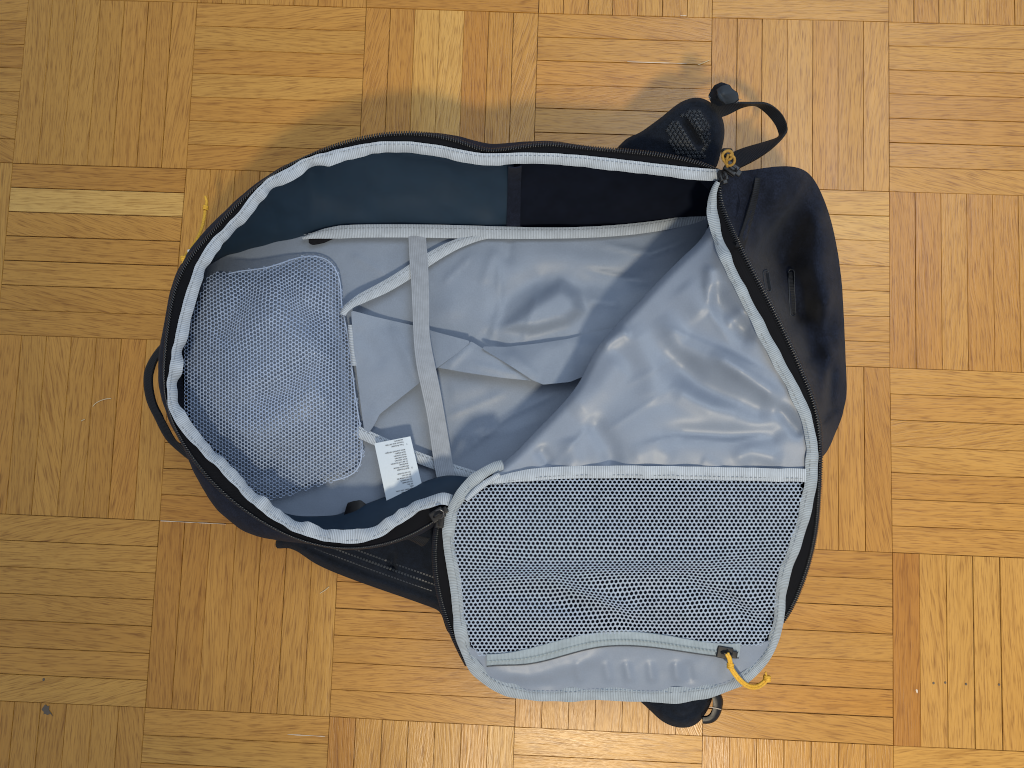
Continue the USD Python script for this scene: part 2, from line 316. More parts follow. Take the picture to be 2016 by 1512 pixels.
def slat(c, r, k, rng):
    """One slat with worn, slightly rounded upper edges, its grain coordinates and tone."""
    a, b, d, e = corner(c, r), corner(c + 1, r), corner(c + 1, r + 1), corner(c, r + 1)
    cut = np.linspace(0, 1, 8); g = 0.00015
    if (c + r) % 2 == 0: q = [a + (b - a) * cut[k], a + (b - a) * cut[k + 1], e + (d - e) * cut[k + 1], e + (d - e) * cut[k]]
    else: q = [e + (a - e) * (1 - cut[k + 1]), e + (a - e) * (1 - cut[k]), d + (b - d) * (1 - cut[k]), d + (b - d) * (1 - cut[k + 1])]
    q = np.array(q); cen = q.mean(0); ux = (q[3] - q[0] + q[2] - q[1]); ux /= np.linalg.norm(ux); uy = np.array([-ux[1], ux[0]])
    loc = np.c_[(q - cen) @ ux, (q - cen) @ uy]; ang = rng.normal(0, .006)
    wid = g * (rng.uniform(.1, 1.1) if rng.random() < .75 else rng.uniform(1.4, 2.4)); sgn = np.sign(loc)
    z = rng.normal(0, .00010)
    rings = []
    for ins, zz in ((wid, -.008), (wid, -.0006 + z), (wid + .00022, z), ):
        p = loc - sgn * np.array([max(ins * .8, .00008), ins]); rings.append(np.c_[p, np.full(4, zz)])
    L = np.vstack(rings); F = []
    for i in range(2):
        for j in range(4):
            a0, a1 = i * 4 + j, i * 4 + (j + 1) % 4; F += [[a0, a1, a1 + 4], [a0, a1 + 4, a0 + 4]]
    F += [[8, 9, 10], [8, 10, 11]]; F = np.array(F)
    V = np.c_[cen + L[:, :1] * ux + L[:, 1:2] * uy, L[:, 2]]
    if np.cross(V[9] - V[8], V[10] - V[8])[2] < 0: F = F[:, ::-1]
    ga = rng.normal(0, .05) if rng.random() < .75 else rng.normal(0, .16)
    uv = np.c_[L[:, 0] * math.cos(ga) - L[:, 1] * math.sin(ga), L[:, 0] * math.sin(ga) + L[:, 1] * math.cos(ga)] * rng.uniform(.85, 1.15) + rng.uniform(-40, 40, 2)
    tone = TONE.get((c, r, k)) or (float(np.clip(rng.normal(.38 + np.random.default_rng(c * 31 + r * 7 + 900).normal(0, .045), .05), .24, .56)), float(np.clip(rng.normal(.25, .15), 0, .8)))
    return V, F, uv, tone
def put_tone(path, tone):
    pv = UsdGeom.PrimvarsAPI(stage.GetPrimAtPath(path)).CreatePrimvar('tone', Sdf.ValueTypeNames.Float3Array, 'vertex')
    pv.Set(Vt.Vec3fArray.FromNumpy(np.asarray(tone, np.float32)))
rest = []
for c in range(-4, 10):
    for r in range(-4, 9):
        for k in range(7):
            rng = np.random.default_rng((c + 10) * 1000 + (r + 10) * 20 + k)
            V, F, uv, tone = slat(c, r, k, rng)
            if -1 <= c <= 5 and -1 <= r <= 4:
                put_tone(obj('plank', (V, F, uv), M_OAK, floor, smooth=False), np.tile([*tone, 0], (len(V), 1)))
            else: rest.append((V, F, uv, np.tile([*tone, 0], (len(V), 1))))
V, F = cat([(x[0], x[1]) for x in rest])
put_tone(obj('outer_planks', (V, F, np.vstack([x[2] for x in rest])), M_OAK, floor, smooth=False, kind='stuff'), np.vstack([x[3] for x in rest]))
b = trimesh.creation.box((2.23, 2.07, .01)); b.apply_translation((.48, -.4, -.0062)); obj('subfloor', b, M_GAP, floor, smooth=False)
def blot(poly, m_, name, z=.0004):
    P, T = tri_poly(spl(poly, 40, closed=True), 2.0); v = at(P, z); obj(name, solid(v, up(v, T), .0003), m_, floor, smooth=False)
blot([(85,1392),(90,1387),(94,1391),(97,1389),(96,1396),(99,1402),(104,1411),(97,1405),(94,1408),(88,1405),(83,1410),(86,1401),(82,1398)], M_STAIN, 'stain')
blot([(84,1336),(87,1335),(88,1339),(85,1341)], M_STAIN, 'knot_hole')
for x, y in ((1838,1345),(1861,1344),(1902,1347),(1967,1348)): blot([(x-1.4,y-1.5),(x+1.4,y-2),(x+1.4,y+2),(x-1,y+2)], M_STAIN, 'nail_hole')
for x, y, w, h in ((1805,1361,1.3,4),): blot([(x-w,y-h),(x+w,y-h+1),(x+w-1,y+h),(x-w+1,y+h-1)], M_FILL, 'paint_speck')
for a, b_ in (((316,1025.5),(445,1032)),((1235,121.5),(1352,125)),((566,1446),(640,1450)),((1339,30),(1352,31))):
    L = spl([a, ((a[0]+b_[0])/2, (a[1]+b_[1])/2), b_], 12); w = .4 + 1.3 * RNG.random(12); A, B = offs(L, w); obj('joint_filler', ribbon(at(A, .0005), at(B, .0005), t=.0004), M_FILL, floor)

# ------------------------------------------------------------------ the backpack
bag = thing('backpack', label='large black backpack lying unzipped on the parquet, pale grey lining and mesh pockets showing', category='backpack')

COIL = [(858,1024),(817,1049),(782,1063),(737,1075),(685,1080),(650,1078),(611,1069),(573,1053),(528,1032),(493,1011),(451,983),(415,945),(385,906),(360,869),(342,833),(329,790),(323,740),(325,698),(330,657),(337,612),(347,570),(361,528),(385,493),
        (415,462),(450,423),(486,386),(520,357),(560,330),(597,311),(640,296),(690,280),(730,268),(772,263),(824,263),(865,269),(907,281),(938,292),(963,297),(990,293),(1032,287),(1084,286),(1136,290),(1206,295),(1275,303),(1344,314),(1390,325),(1422,339)]
BINDC = [(888,987),(865,984),(831,993),(796,1012),(757,1042),(715,1057),(660,1056),(618,1051),(583,1036),(545,1014),(514,993),(485,966),(462,941),(424,903),(385,865),(354,823),(339,782),(340,740),(349,705),(356,664),(363,629),(373,587),(385,552),(400,518),
         (427,476),(462,441),(493,406),(517,374),(542,354),(569,344),(597,323),(642,311),(695,298),(737,290),(789,289),(841,294),(893,301),(945,312),(997,312),(1049,310),(1119,315),(1206,322),(1275,331),(1344,338),(1417,344)]
zrim = Height([(800,262,.125),(1100,290,.122),(1420,340,.125),(325,700,.120),(340,840,.112),(430,960,.102),(530,1030,.096),(690,1080,.09),(880,1000,.098),(560,330,.126),(400,480,.124)])
NC = 420
coil_px = spl(COIL, NC, s=60); coil = at(coil_px, zrim(coil_px) - .002)
bind_px = spl(BINDC, NC, s=40)
sb = plen(bind_px)
ruf = (meshkit.fbm(np.c_[sb / 34, sb * 0, sb * 0], 2, 5) - .5)             # ruffles of the binding
calm = np.interp(np.arange(NC), [0, 250, 300, 419], [1, 1, .35, .25])
wbind = 23 + 13 * ruf * calm
cA, cB = offs(bind_px, 1.0); nrm = cA - cB
inner_sign = 1 if np.linalg.norm(cA[NC // 2] - [900, 700]) < np.linalg.norm(cB[NC // 2] - [900, 700]) else -1
nin = nrm * inner_sign
bo_px = bind_px - nin * 10.5; bi_px = bind_px + nin * (wbind - 10.5)[:, None]
zb = zrim(bind_px)
bo = at(bo_px, zb + .001 ); bi = at(bi_px, zb + .0005 - .004 + .008 * ruf * calm)
def stitches(px, zf, lift, every=9.0, ln=5.0, w=1.2):
    """Short thread dashes along a pixel curve."""
    L = plen(px); out = []
    for s in np.arange(4, L[-1] - ln, every):
        q = np.stack([np.interp([s, s + ln], L, px[:, i]) for i in (0, 1)], 1); A, B = offs(np.vstack([q[:1], q.mean(0, keepdims=True), q[1:]]), w)
        z = zf(A) + lift; r = ribbon(at(A, z), at(B, z), t=.0004, arc=.0003, across=3); out.append((r[0], r[1]))
    return cat(out)
binding = obj('edge_binding', ribbon(bo, bi, t=.0016, arc=.0012, across=7, wob=.0012 * np.sin(sb / 9.0) * calm), M_BIND, bag)
obj('stitching', stitches(bind_px - nin * 4.5, lambda p: zrim(p) + .0005, .0012), M_STITCH, binding)

tape = obj('zipper_tape', ribbon(coil, at(bo_px + nin * 4, zb - .0012), t=.0009, arc=-.0006, across=6), M_TAPE, bag)
def teeth(P, U, ln, pitch, r=.00055):
    """Little bent bars across the zipper's edge: P is the edge, U points from it to the tape."""
    s = plen(P); out = []
    for x in np.arange(pitch, s[-1] - pitch, pitch):
        p = np.array([np.interp(x, s, P[:, i]) for i in range(3)]); u = np.array([np.interp(x, s, U[:, i]) for i in range(3)]); u /= np.linalg.norm(u)
        n = np.array([0, 0, 1.0]); q = np.array([p - u * ln * .55 + n * .0003, p - u * ln * .3 + n * .0011, p + u * ln * .2 + n * .0012, p + u * ln * .5 + n * .0004])
        out.append(tube(q, [r * .8, r, r, r * .7], 6))
    return cat(out)
U = at(bo_px, zb) - coil
obj('zipper_teeth', teeth(coil, U, .0036, .00185), M_TEETH, tape, kind='stuff')

# outer shell: bulges out below the zipper and rests on the floor
cs = coil.mean(0)
T2 = np.gradient(coil[:, :2], axis=0); N2 = np.c_[T2[:, 1], -T2[:, 0]]; N2 /= np.linalg.norm(N2, axis=1, keepdims=True)
if ((coil[:, :2] - cs[:2]) * N2).sum() < 0: N2 = -N2
from scipy.ndimage import gaussian_filter1d
N2 = np.stack([gaussian_filter1d(N2[:, i], 12, mode='nearest') for i in (0, 1)], 1); N2 /= np.linalg.norm(N2, axis=1, keepdims=True)
ix = np.arange(NC); xs_ = coil_px[:, 0]
BULGE = [((858,1024),.004),((650,1078),.004),((611,1069),.006),((560,1047),.014),((493,1011),.027),((451,983),.028),((415,945),.026),((385,906),.022),((360,869),.012),((342,833),.012),((323,740),.015),((337,612),.016),((450,423),.020),((560,330),.016),((772,263),.010),((865,269),.018),((963,297),.024),((1032,287),.021),((1136,290),.018),((1275,303),.010),((1422,339),.004)]
d1 = np.interp(ix, [int(((coil_px - p) ** 2).sum(1).argmin()) for p, _ in BULGE], [v for _, v in BULGE])
d1 = gaussian_filter1d(d1, 5)
dlow = gaussian_filter1d(np.where(coil_px[:, 1] > 800, np.interp(coil_px[:, 1], [800, 900], [.024, .002]), np.interp(coil_px[:, 0], [330, 420, 600, 900], [.030, .026, .010, .0])), 8)
def rail(P, d, z): return np.c_[P[:, :2] + N2 * d[:, None], z]
zc = coil[:, 2]
fold_noise = lambda v: .0025 * (meshkit.fbm(v * 26, 3, 9) - .5) * 2
shell = obj('outer_shell', loft([coil - [0, 0, .0006], rail(coil, d1 * .7, zc * .78), rail(coil, d1, zc * .5), rail(coil, d1 + dlow, zc * .20), rail(coil, d1 + dlow - .008, zc * 0 + .004)], 22, .0010, fold_noise, toward=cs + [0, 0, 3]), M_SHELL, bag)

# inner wall: from the binding down to the back panel
PAIR = [((888,987),(928,951,.062)),((806,1018),(861,951,.062)),((730,1055),(790,977,.056)),((650,1055),(690,1012,.050)),((583,1036),(636,1022,.042)),((517,994),(533,1003,.040)),((462,941),(464,948,.043)),((385,865),(400,884,.046)),
        ((340,770),(350,770,.050)),((349,705),(351,700,.050)),((373,587),(372,590,.050)),((405,510),(410,522,.044)),((462,441),(490,492,.036)),((542,354),(570,475,.036)),((642,311),(640,452,.038)),((737,290),(720,447,.040)),
        ((841,294),(840,446,.040)),((945,312),(930,446,.040)),((1010,312),(1008,445,.040)),((1119,315),(1110,444,.040)),((1206,322),(1210,441,.040)),((1344,338),(1340,428,.046)),((1417,344),(1402,412,.060))]
NW = 300
def near(px):                                                    # where on the binding a pixel lies
    d = ((bind_px - px) ** 2).sum(1); return int(d.argmin())
kidx = np.array([near(p[0]) for p in PAIR]); widx = np.interp(np.linspace(0, len(PAIR) - 1, NW), np.arange(len(PAIR)), kidx)
rimrail = np.stack([np.interp(widx, np.arange(NC), (bi * .75 + bo * .25)[:, i]) for i in range(3)], 1) - [0, 0, .0022]
rim_w = np.stack([np.interp(widx, np.arange(NC), bind_px[:, i]) for i in (0, 1)], 1)
foot = keyed([p[1] for p in PAIR], NW)
footP = at(foot[:, :2], foot[:, 2]); tuck = at(foot[:, :2] + (rim_w - foot[:, :2]) * .14, foot[:, 2] - .013)
midP = (rimrail + footP) / 2; outw = np.stack([np.interp(widx, np.arange(NC), N2[:, i]) for i in (0, 1)] + [np.zeros(NW)], 1); outw /= np.linalg.norm(outw, axis=1, keepdims=True) + 1e-9
midP = midP + outw * .010 - [0, 0, .004]
wallnoise = lambda v: np.clip((v[:, 1] + .42) * 8, .5, 1) * .0065 * (meshkit.fbm(v * np.array([17, 22, 14]) + 3, 3, 4) - .5) * 2 
def wall(name, i0, i1, m_, **kw):
    sl = slice(i0, i1); return obj(name, loft([rimrail[sl], midP[sl], footP[sl], tuck[sl]], 30, .0009, wallnoise, toward=[.45, -.38, .3]), m_, bag, **kw)
iw = int(round(18.0 / (len(PAIR) - 1) * (NW - 1)))
wall('side_lining', 0, iw + 1, M_NAVY)
wall('side_pocket_lining', iw, NW, M_DARK)
for k0, w_ in ((iw, 2),):
    a = CubicSpline([0, 1, 2], np.stack([rimrail[k0 - w_], midP[k0 - w_], footP[k0 - w_]]))(np.linspace(0.06, 2, 30)) ; b2 = CubicSpline([0, 1, 2], np.stack([rimrail[k0 + w_], midP[k0 + w_], footP[k0 + w_]]))(np.linspace(.06, 2, 30))
    lift = np.array([0, -.0035, .002]); obj('wall_seam', ribbon(a + lift, b2 + lift, t=.001, arc=.0012, across=5), M_SHELL, bag)

# back panel lining with its soft cushions and creases
zback = Height([(450,560,.036),(420,760,.036),(520,960,.036),(650,1020,.036),(640,470,.038),(900,470,.040),(1150,470,.040),(1380,440,.046),(760,560,.037),(760,700,.037),(900,800,.038),(950,920,.038),(1060,600,.046),(1120,540,.041),(1250,520,.040),(1200,700,.042),(1050,840,.040),(1400,700,.040),(1350,900,.045),(800,990,.04),(1000,960,.045)],
    folds=[([(960,600),(1040,560),(1130,540)],-.0030,26,'g'),([(990,645),(1050,590),(1105,553),(1138,580),(1146,612),(1118,636),(1050,654)],.0085,30,'p'),([(960,640),(1030,570),(1090,530)],-.0035,24,'g'),([(950,560),(975,490)],.0018,10,'g'),([(1120,560),(1220,560),(1300,530)],-.0028,22,'g'),([(1060,500),(1180,520),(1320,500)],.0022,24,'g'),
           ([(880,640),(900,560),(960,500)],.002,28,'g'),([(950,650),(990,690)],-.002,18,'g'),([(1150,590),(1220,600)],.002,12,'c'),([(900,860),(1000,850),(1080,820)],.0012,9,'c'),([(880,770),(960,760)],.0016,20,'g'),([(1000,520),(1005,460)],-.0016,9,'g'),([(960,690),(985,600),(980,500)],0.0020,5,'c'),([(1030,680),(1060,560)],0.0017,4,'c'),([(1180,480),(1280,500),(1360,470)],0.0027,5,'c'),([(870,560),(930,500)],0.0020,5,'c'),([(900,900),(1000,820),(1100,770)],0.0024,5,'c'),([(880,820),(1000,770)],0.0017,5,'c'),([(690,500),(760,540)],0.0017,4,'c'),([(1150,530),(1290,560)],-0.0024,6,'c')],
    noise=.0012, scale=90, seed=3)
BACKPOLY = [(400,512),(465,478),(560,460),(640,448),(840,455),(1110,452),(1340,440),(1430,430),(1440,700),(1330,930),(1000,1010),(800,1010),(660,1040),(560,1016),(470,960),(400,880),(365,770),(370,620)]
lining = obj('back_lining', sheet(BACKPOLY, zback, 7, .0012, n=260), M_LINING, bag)
# loose sleeve cloth lying in a crumpled pleat across the back panel
def flap(poly, ctrl, folds=(), seed=1, name='lining_fold'):
    h = Height([(x, y, float(zback([(x, y)])[0]) + dz) for x, y, dz in ctrl], folds=folds, noise=.0006, scale=40, seed=seed)
    return obj(name, sheet(poly, h, 5, .0007, curve=False), M_LINING, bag)
def rounded(poly, r=4): return np.array(sg.Polygon(poly).buffer(-r).buffer(2 * r).buffer(-r).exterior.coords)[:-1]
flap(rounded([(691,611),(740,624),(815,641),(860,654),(928,672),(902,694),(858,726),(822,757),(780,790),(748,815),(736,838),(726,852),(717,848),(708,780),(697,690)], 3),
     [(691,611,.016),(740,624,.008),(815,641,.006),(928,672,.013),(858,726,.013),(780,790,.012),(736,838,.012),(717,848,.010),(700,720,.014),(770,700,.011),(830,700,.011)], [([(770,640),(800,700),(820,752)],.0016,10,'g'),([(700,640),(760,720)],-.001,16,'g')], 2)
flap(rounded([(858,723),(928,672),(1000,717),(1062,751),(990,744),(920,734)], 2), [(858,723,.011),(928,672,.010),(1000,717,.013),(1062,751,.013),(990,744,.014),(920,734,.014),(930,700,.0125)], [([(880,722),(928,676)],.0018,9,'g'),([(930,716),(1030,740)],.0012,7,'g')], 3)
flap(rounded([(926,672),(952,682),(997,683),(1060,676),(1119,667),(1171,653),(1250,636),(1290,690),(1200,760),(1146,742),(1122,752),(1070,757),(1049,749),(1000,717)], 3),
     [(926,672,.017),(997,683,.006),(1119,667,.005),(1171,653,.004),(1250,636,.004),(1290,690,.010),(1146,742,.015),(1122,752,.016),(1070,757,.017),(1049,749,.016),(1000,717,.016),(1060,700,.011)], [([(1000,690),(1060,748)],.0016,12,'g'),([(1119,670),(1130,748)],-.001,14,'g'),([(1060,680),(1180,680)],.001,14,'g')], 4)

def band(name, c, w, z, m_, n=80, s=8.0, parent=bag, stitch=None, arc=.0012, t=.0014, tilt=0.0, **kw):
    c = np.asarray(c, float); L = plen(c)
    q = spl(c, n, s=s); k = plen(q) / plen(q)[-1]
    zz = np.interp(k, L / L[-1], z) if np.ndim(z) else np.full(n, z); ww = np.interp(k, L / L[-1], w) if np.ndim(w) else w
    A, B = offs(q, ww); p = obj(name, ribbon(at(A, zz + tilt), at(B, zz - tilt), t=t, arc=arc, across=6), m_, parent, **kw)
    if stitch is not None:
        e, _ = offs(q, 2 * stitch)
        zi = lambda P: np.interp(np.array([plen(q)[((q - x) ** 2).sum(1).argmin()] for x in P]), plen(q), zz)
        obj('stitching', stitches(e, zi, arc * .75 + .0002), M_STITCH, p)
    return p
band('seam_binding', [(596,470),(640,459),(670,456),(730,455),(800,456),(900,456),(1000,457),(1100,459),(1180,457),(1250,450),(1330,438),(1395,424)], [5,20,26,26,26,26,24,22,22,22,20,16], .046, M_BIND, 140, stitch=-6)
band('sleeve_binding', [(962,465),(917,473),(880,491),(843,511),(807,534),(754,567),(710,590),(692,598),(681,607),(676,620)], [10,18,22,24,25,24,20,15,14,12], [.045,.046,.047,.047,.047,.048,.052,.055,.056,.055], M_BIND, 90, stitch=5)
band('sleeve_binding', [(690,640),(692,670),(698,720)], 10, .05, M_BIND, 20)
band('sleeve_binding', [(700,848),(725,860),(760,873),(816,900),(853,911),(894,926),(936,938),(970,950)], 22, .046, M_BIND, 90, stitch=-6)

# elastic strap across the compartment
EL = [(804,458),(806,509),(809,549),(812,609),(814,658),(818,705),(827,754),(841,820),(851,889),(864,958)]; ER = [(838,458),(842,509),(844,549),(845,609),(846,658),(855,711),(865,759),(876,820),(886,880),(898,955)]
zk = [.046,.049,.052,.055,.057,.060,.060,.054,.050,.050]
ea, eb = keyed(EL, 90), keyed(ER, 90); ez = keyed(np.c_[zk], 90)[:, 0]
obj('elastic_strap', ribbon(at(ea, ez), at(eb, ez - .0005), t=.0013, arc=.0004, across=6), M_ELASTIC, bag)

# ------------------------------------------------------------------ net cloth: real holes
def net(poly, zf, px, py, hole=.64, t=.00035, warp=None, turn=False, yarn=True):
    """Knitted net: a honeycomb of round holes over the pixel polygon; warp bunches the cloth in its folds."""
    g = sg.Polygon(poly).buffer(0); x0, y0, x1, y1 = g.buffer(30).bounds
    if turn: px, py = py, px
    cells = []
    nr = int((y1 - y0) / py) + 2; nc = int((x1 - x0) / px) + 2
    r, c = np.meshgrid(np.arange(nr), np.arange(nc), indexing='ij')
    if not turn: X = x0 + (c + .5 * (r % 2)) * px; Y = y0 + r * py
    else: X = x0 + c * px; Y = y0 + (r + .5 * (c % 2)) * py
    C = np.c_[X.ravel(), Y.ravel()]
    if not turn: H = np.array([(.5, -1/3), (.5, 1/3), (0, 2/3), (-.5, 1/3), (-.5, -1/3), (0, -2/3)]) * [px, py]
    else: H = np.array([(1/3, -.5), (2/3, 0), (1/3, .5), (-1/3, .5), (-2/3, 0), (-1/3, -.5)]) * [px, py]
    ang = np.arctan2(H[:, 1], H[:, 0]); 
    # each side of the hexagon gets its middle as well, so holes are rounded
    Hm = (H + np.roll(H, -1, 0)) / 2; O = np.empty((12, 2)); O[0::2] = H; O[1::2] = Hm
    a = np.arctan2(O[:, 1], O[:, 0]); rx, ry = (.5 * px, .5 * py * 1.16) if not turn else (.5 * px * 1.16, .5 * py)
    I = np.c_[np.cos(np.arctan2(O[:, 1] / ry, O[:, 0] / rx)) * rx, np.sin(np.arctan2(O[:, 1] / ry, O[:, 0] / rx)) * ry] * hole
    jit = RNG.normal(0, .12, C.shape)
    P = np.concatenate([C[:, None] + O, C[:, None] + jit[:, None] + I * (1 + RNG.normal(0, .02, len(C)))[:, None, None]], 1)          # n, 24, 2
    W = warp(P.reshape(-1, 2)).reshape(P.shape) if warp else P
    keep = shapely.contains_xy(g, W[:, :12, 0].mean(1), W[:, :12, 1].mean(1)); W = W[keep]; n = len(W)
    flat = W.reshape(-1, 2); z = zf(flat).reshape(n, 24)
    z[:, :12] += .0003                                              # the yarn is thicker at the knots
    top = at(flat, z.ravel()).reshape(n, 24, 3); bot = top - [0, 0, t]
    V = np.concatenate([top, bot], 1).reshape(-1, 3); j = np.arange(12); k = (j + 1) % 12
    q = np.vstack([np.c_[j, k, k + 12], np.c_[j, k + 12, j + 12], np.c_[j + 24, k + 36, k + 24], np.c_[j + 24, j + 36, k + 36], np.c_[j + 12, k + 12, k + 36], np.c_[j + 12, k + 36, j + 36]])
    F = (q[None] + (np.arange(n) * 48)[:, None, None]).reshape(-1, 3)
    c = np.cross(V[F[0, 1]] - V[F[0, 0]], V[F[0, 2]] - V[F[0, 0]])
    return V, (F if c[2] > 0 else F[:, ::-1])
def bunch(lines):
    """Draws the net together towards each fold line (pixels)."""
    def w(P):
        Q = P.copy()
        for line, amp, wd in lines:
            d, k, side = pdist(P, line); L = np.asarray(line, float); e = np.clip(np.minimum(k, 1 - k) * 4 + .1, 0, 1)
            a = L[-1] - L[0]; nn = np.array([-a[1], a[0]]) / np.linalg.norm(a)
            Q = Q - nn * (side * amp * e * (d / wd) * np.exp(.5 - .5 * (d / wd) ** 2))[:, None]
        return Q
    return w

# pocket of net at the left end
POUCH = [(413,540),(399,570),(377,629),(365,684),(359,726),(364,768),(366,823),(380,850),(417,889),(462,938),(488,967),(521,980),(590,967),(660,946),(693,932),(709,918),(712,872),(706,820),(695,740),(685,664),(671,577),(664,537),(650,516),(625,504),(590,507),(556,518),(486,532),(440,539)]
pouch = spl(POUCH, 240, s=6, closed=True)
zp = Height([(413,540,.072),(377,629,.078),(360,726,.080),(366,823,.078),(417,889,.070),(488,967,.056),(521,980,.050),(590,967,.046),(660,946,.044),(709,918,.042),(712,872,.044),(706,820,.046),(695,740,.046),(685,664,.046),(671,577,.045),(650,516,.044),(590,507,.046),(486,532,.058),
             (470,620,.082),(470,760,.086),(500,880,.076),(560,700,.086),(600,600,.078),(630,560,.066),(640,700,.080),(660,800,.072),(670,880,.060),(600,880,.070),(560,930,.060),(550,560,.074)],
            folds=[([(440,760),(520,730),(570,680),(600,640)],.0085,34,'g'),([(490,800),(570,770),(640,700)],-.0080,30,'g'),([(500,560),(480,610),(430,680)],-.0070,28,'g'),([(560,540),(580,600),(640,640)],-.0070,26,'g'),([(430,840),(520,850),(620,830)],.0030,24,'g'),
                   ([(620,880),(560,900),(520,950)],-.0034,20,'g'),([(650,560),(660,700),(680,860)],.0022,14,'g'),([(520,640),(560,600)],.003,16,'g'),([(600,760),(650,790)],.003,18,'g')], noise=.0012, scale=100, seed=8)
pmesh = obj('mesh_pocket', net(pouch, zp, 7.3, 6.2, .77, warp=bunch([([(490,800),(570,770),(640,700)],5,24),([(500,560),(480,610),(430,680)],5,22),([(560,540),(580,600),(640,640)],5,22)]), turn=True), M_NET, bag)
inner = np.array(sg.Polygon(pouch).buffer(-10).exterior.coords)[:-1]
obj('pocket_backing', sheet(spl(inner, 160, s=40, closed=True), lambda P: np.maximum(zp(P, False) - .020, .041), 9, .0008, curve=False), M_LINING, pmesh)
pe = np.vstack([pouch[115:235]]); A, B = offs(spl(pe, 120, s=60), 2.2)
obj('pocket_hem', ribbon(at(A, zp(A, False) + .0006), at(B, zp(B, False) + .0006), t=.0007, arc=.0004, across=4), M_NET, pmesh)

# ------------------------------------------------------------------ the opened lid, folded over to the lower right
LCOIL = [(1421,350),(1414,375),(1420,403),(1436,441),(1455,483),(1479,532),(1507,580),(1531,629),(1556,684),(1580,737),(1599,785),(1609,823),(1613,865),(1614,907),(1612,952),(1610,1008),(1606,1050),(1595,1095),(1583,1130),(1571,1168),(1556,1202),(1536,1229)]
LCOIL2 = [(864,1026),(859,1056),(857,1091),(858,1126),(865,1168),(876,1202),(890,1244),(905,1282),(922,1310)]
LBIND = [(1414,358),(1405,380),(1402,402),(1404,441),(1420,483),(1437,527),(1462,577),(1487,627),(1510,670),(1535,716),(1560,762),(1580,805),(1594,844),(1599,880),(1597,917),(1593,959),(1587,1004),(1578,1040),(1563,1082),(1545,1122),(1537,1161),(1536,1200),(1530,1240),(1518,1275),(1497,1309),(1465,1333),(1431,1350),(1368,1364),(1310,1369),(1240,1368),(1171,1365),(1084,1367),(1025,1363),(987,1353),(956,1334),(932,1310),(917,1279),(908,1244),(902,1195),(896,1147),(889,1109),(884,1070),(885,1029),(892,1002),(905,976),(926,953),(949,934),(972,921),(990,914)]
FOLD = [(1395,448),(1372,478),(1350,504),(1292,556),(1240,615),(1192,670),(1164,702),(1146,743),(1133,768),(1101,802),(1060,844),(1032,875),(997,907),(982,918)]
zlid = Height([(1400,360,.124),(1430,500,.130),(1500,650,.128),(1570,780,.122),(1600,900,.114),(1590,1030,.095),(1545,1150,.072),(1530,1240,.052),(1460,1335,.038),(1310,1368,.032),(1100,1366,.034),(960,1335,.042),(910,1250,.060),(895,1120,.080),(888,1020,.098),(950,935,.106),
               (1393,455,.114),(1240,615,.102),(1130,770,.098),(1000,905,.100),(1350,700,.108),(1250,850,.108),(1450,850,.112),(1250,930,.106),(1250,1050,.088),(1250,1200,.062),(1100,1050,.088),(1450,1100,.082)],
    folds=[([(1400,560),(1412,590),(1470,655),(1490,660)],-.0062,22,'g'),([(1397,520),(1400,600)],.0038,12,'g'),([(1300,620),(1340,680),(1420,715),(1500,745)],.0055,24,'g'),([(1310,690),(1380,760),(1460,800),(1540,815)],-.0060,26,'g'),
           ([(1400,690),(1470,740),(1540,790)],.0055,17,'g'),([(1316,760),(1400,800),(1480,815)],.0040,20,'g'),([(1300,850),(1420,855),(1520,855),(1560,835)],-.0050,18,'g'),([(1440,905),(1480,890),(1540,905)],.0028,15,'g'),([(1180,680),(1240,650)],.0040,14,'g'),
           ([(1120,860),(1130,905),(1115,925)],.0030,20,'g'),([(1160,820),(1200,880),(1210,925)],-.0040,20,'g'),([(1060,880),(1085,915)],-.0030,13,'g'),([(1240,640),(1280,720),(1290,800)],.0036,28,'g'),([(1225,700),(1180,760),(1120,810)],.0045,30,'g'),
           ([(1240,900),(1290,880),(1330,905)],.0017,18,'g'),([(1340,560),(1390,620)],.0026,26,'g'),([(1470,610),(1430,640)],.0035,14,'g'),([(1530,800),(1580,860)],-.0045,13,'g'),([(1380,905),(1420,925)],.0012,14,'g'),([(1300,640),(1420,690),(1520,740)],0.0012,5,'c'),([(1250,880),(1330,860),(1440,870),(1540,850)],0.0012,5,'c'),([(1190,850),(1330,760)],0.0011,6,'c'),([(1100,900),(1160,840)],0.0011,5,'c'),([(1385,540),(1400,620),(1440,680)],0.0012,5,'c'),([(1230,760),(1340,700)],0.0008,6,'c')],
    noise=.0016, scale=130, seed=6)
lb_px = spl(LBIND, 420, s=50); sl = plen(lb_px)
lr = (meshkit.fbm(np.c_[sl / 38, sl * 0, sl * 0], 2, 15) - .5); kk = sl / sl[-1]
wl = np.interp(kk, [0, .02, .3, .5, .58, .66, .8, .9, .97, 1], [10, 21, 23, 22, 30, 28, 24, 24, 24, 16]) + 8 * lr
lA, lB = offs(lb_px, wl)
if np.linalg.norm(lA[150] - [1250, 900]) < np.linalg.norm(lB[150] - [1250, 900]): lin_, lout = lA, lB
else: lin_, lout = lB, lA
zl = zlid(lb_px, False)
lbo, lbi = at(lout, zl + .0016), at(lin_, zl + .0014 + .004 * lr)
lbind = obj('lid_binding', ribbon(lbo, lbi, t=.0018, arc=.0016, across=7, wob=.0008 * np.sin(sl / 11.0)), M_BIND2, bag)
st = lb_px + (lin_ - lb_px) * .30; obj('stitching', stitches(st[8:405], lambda p: zlid(p, False) + .0016, .0019), M_STITCH, lbind)
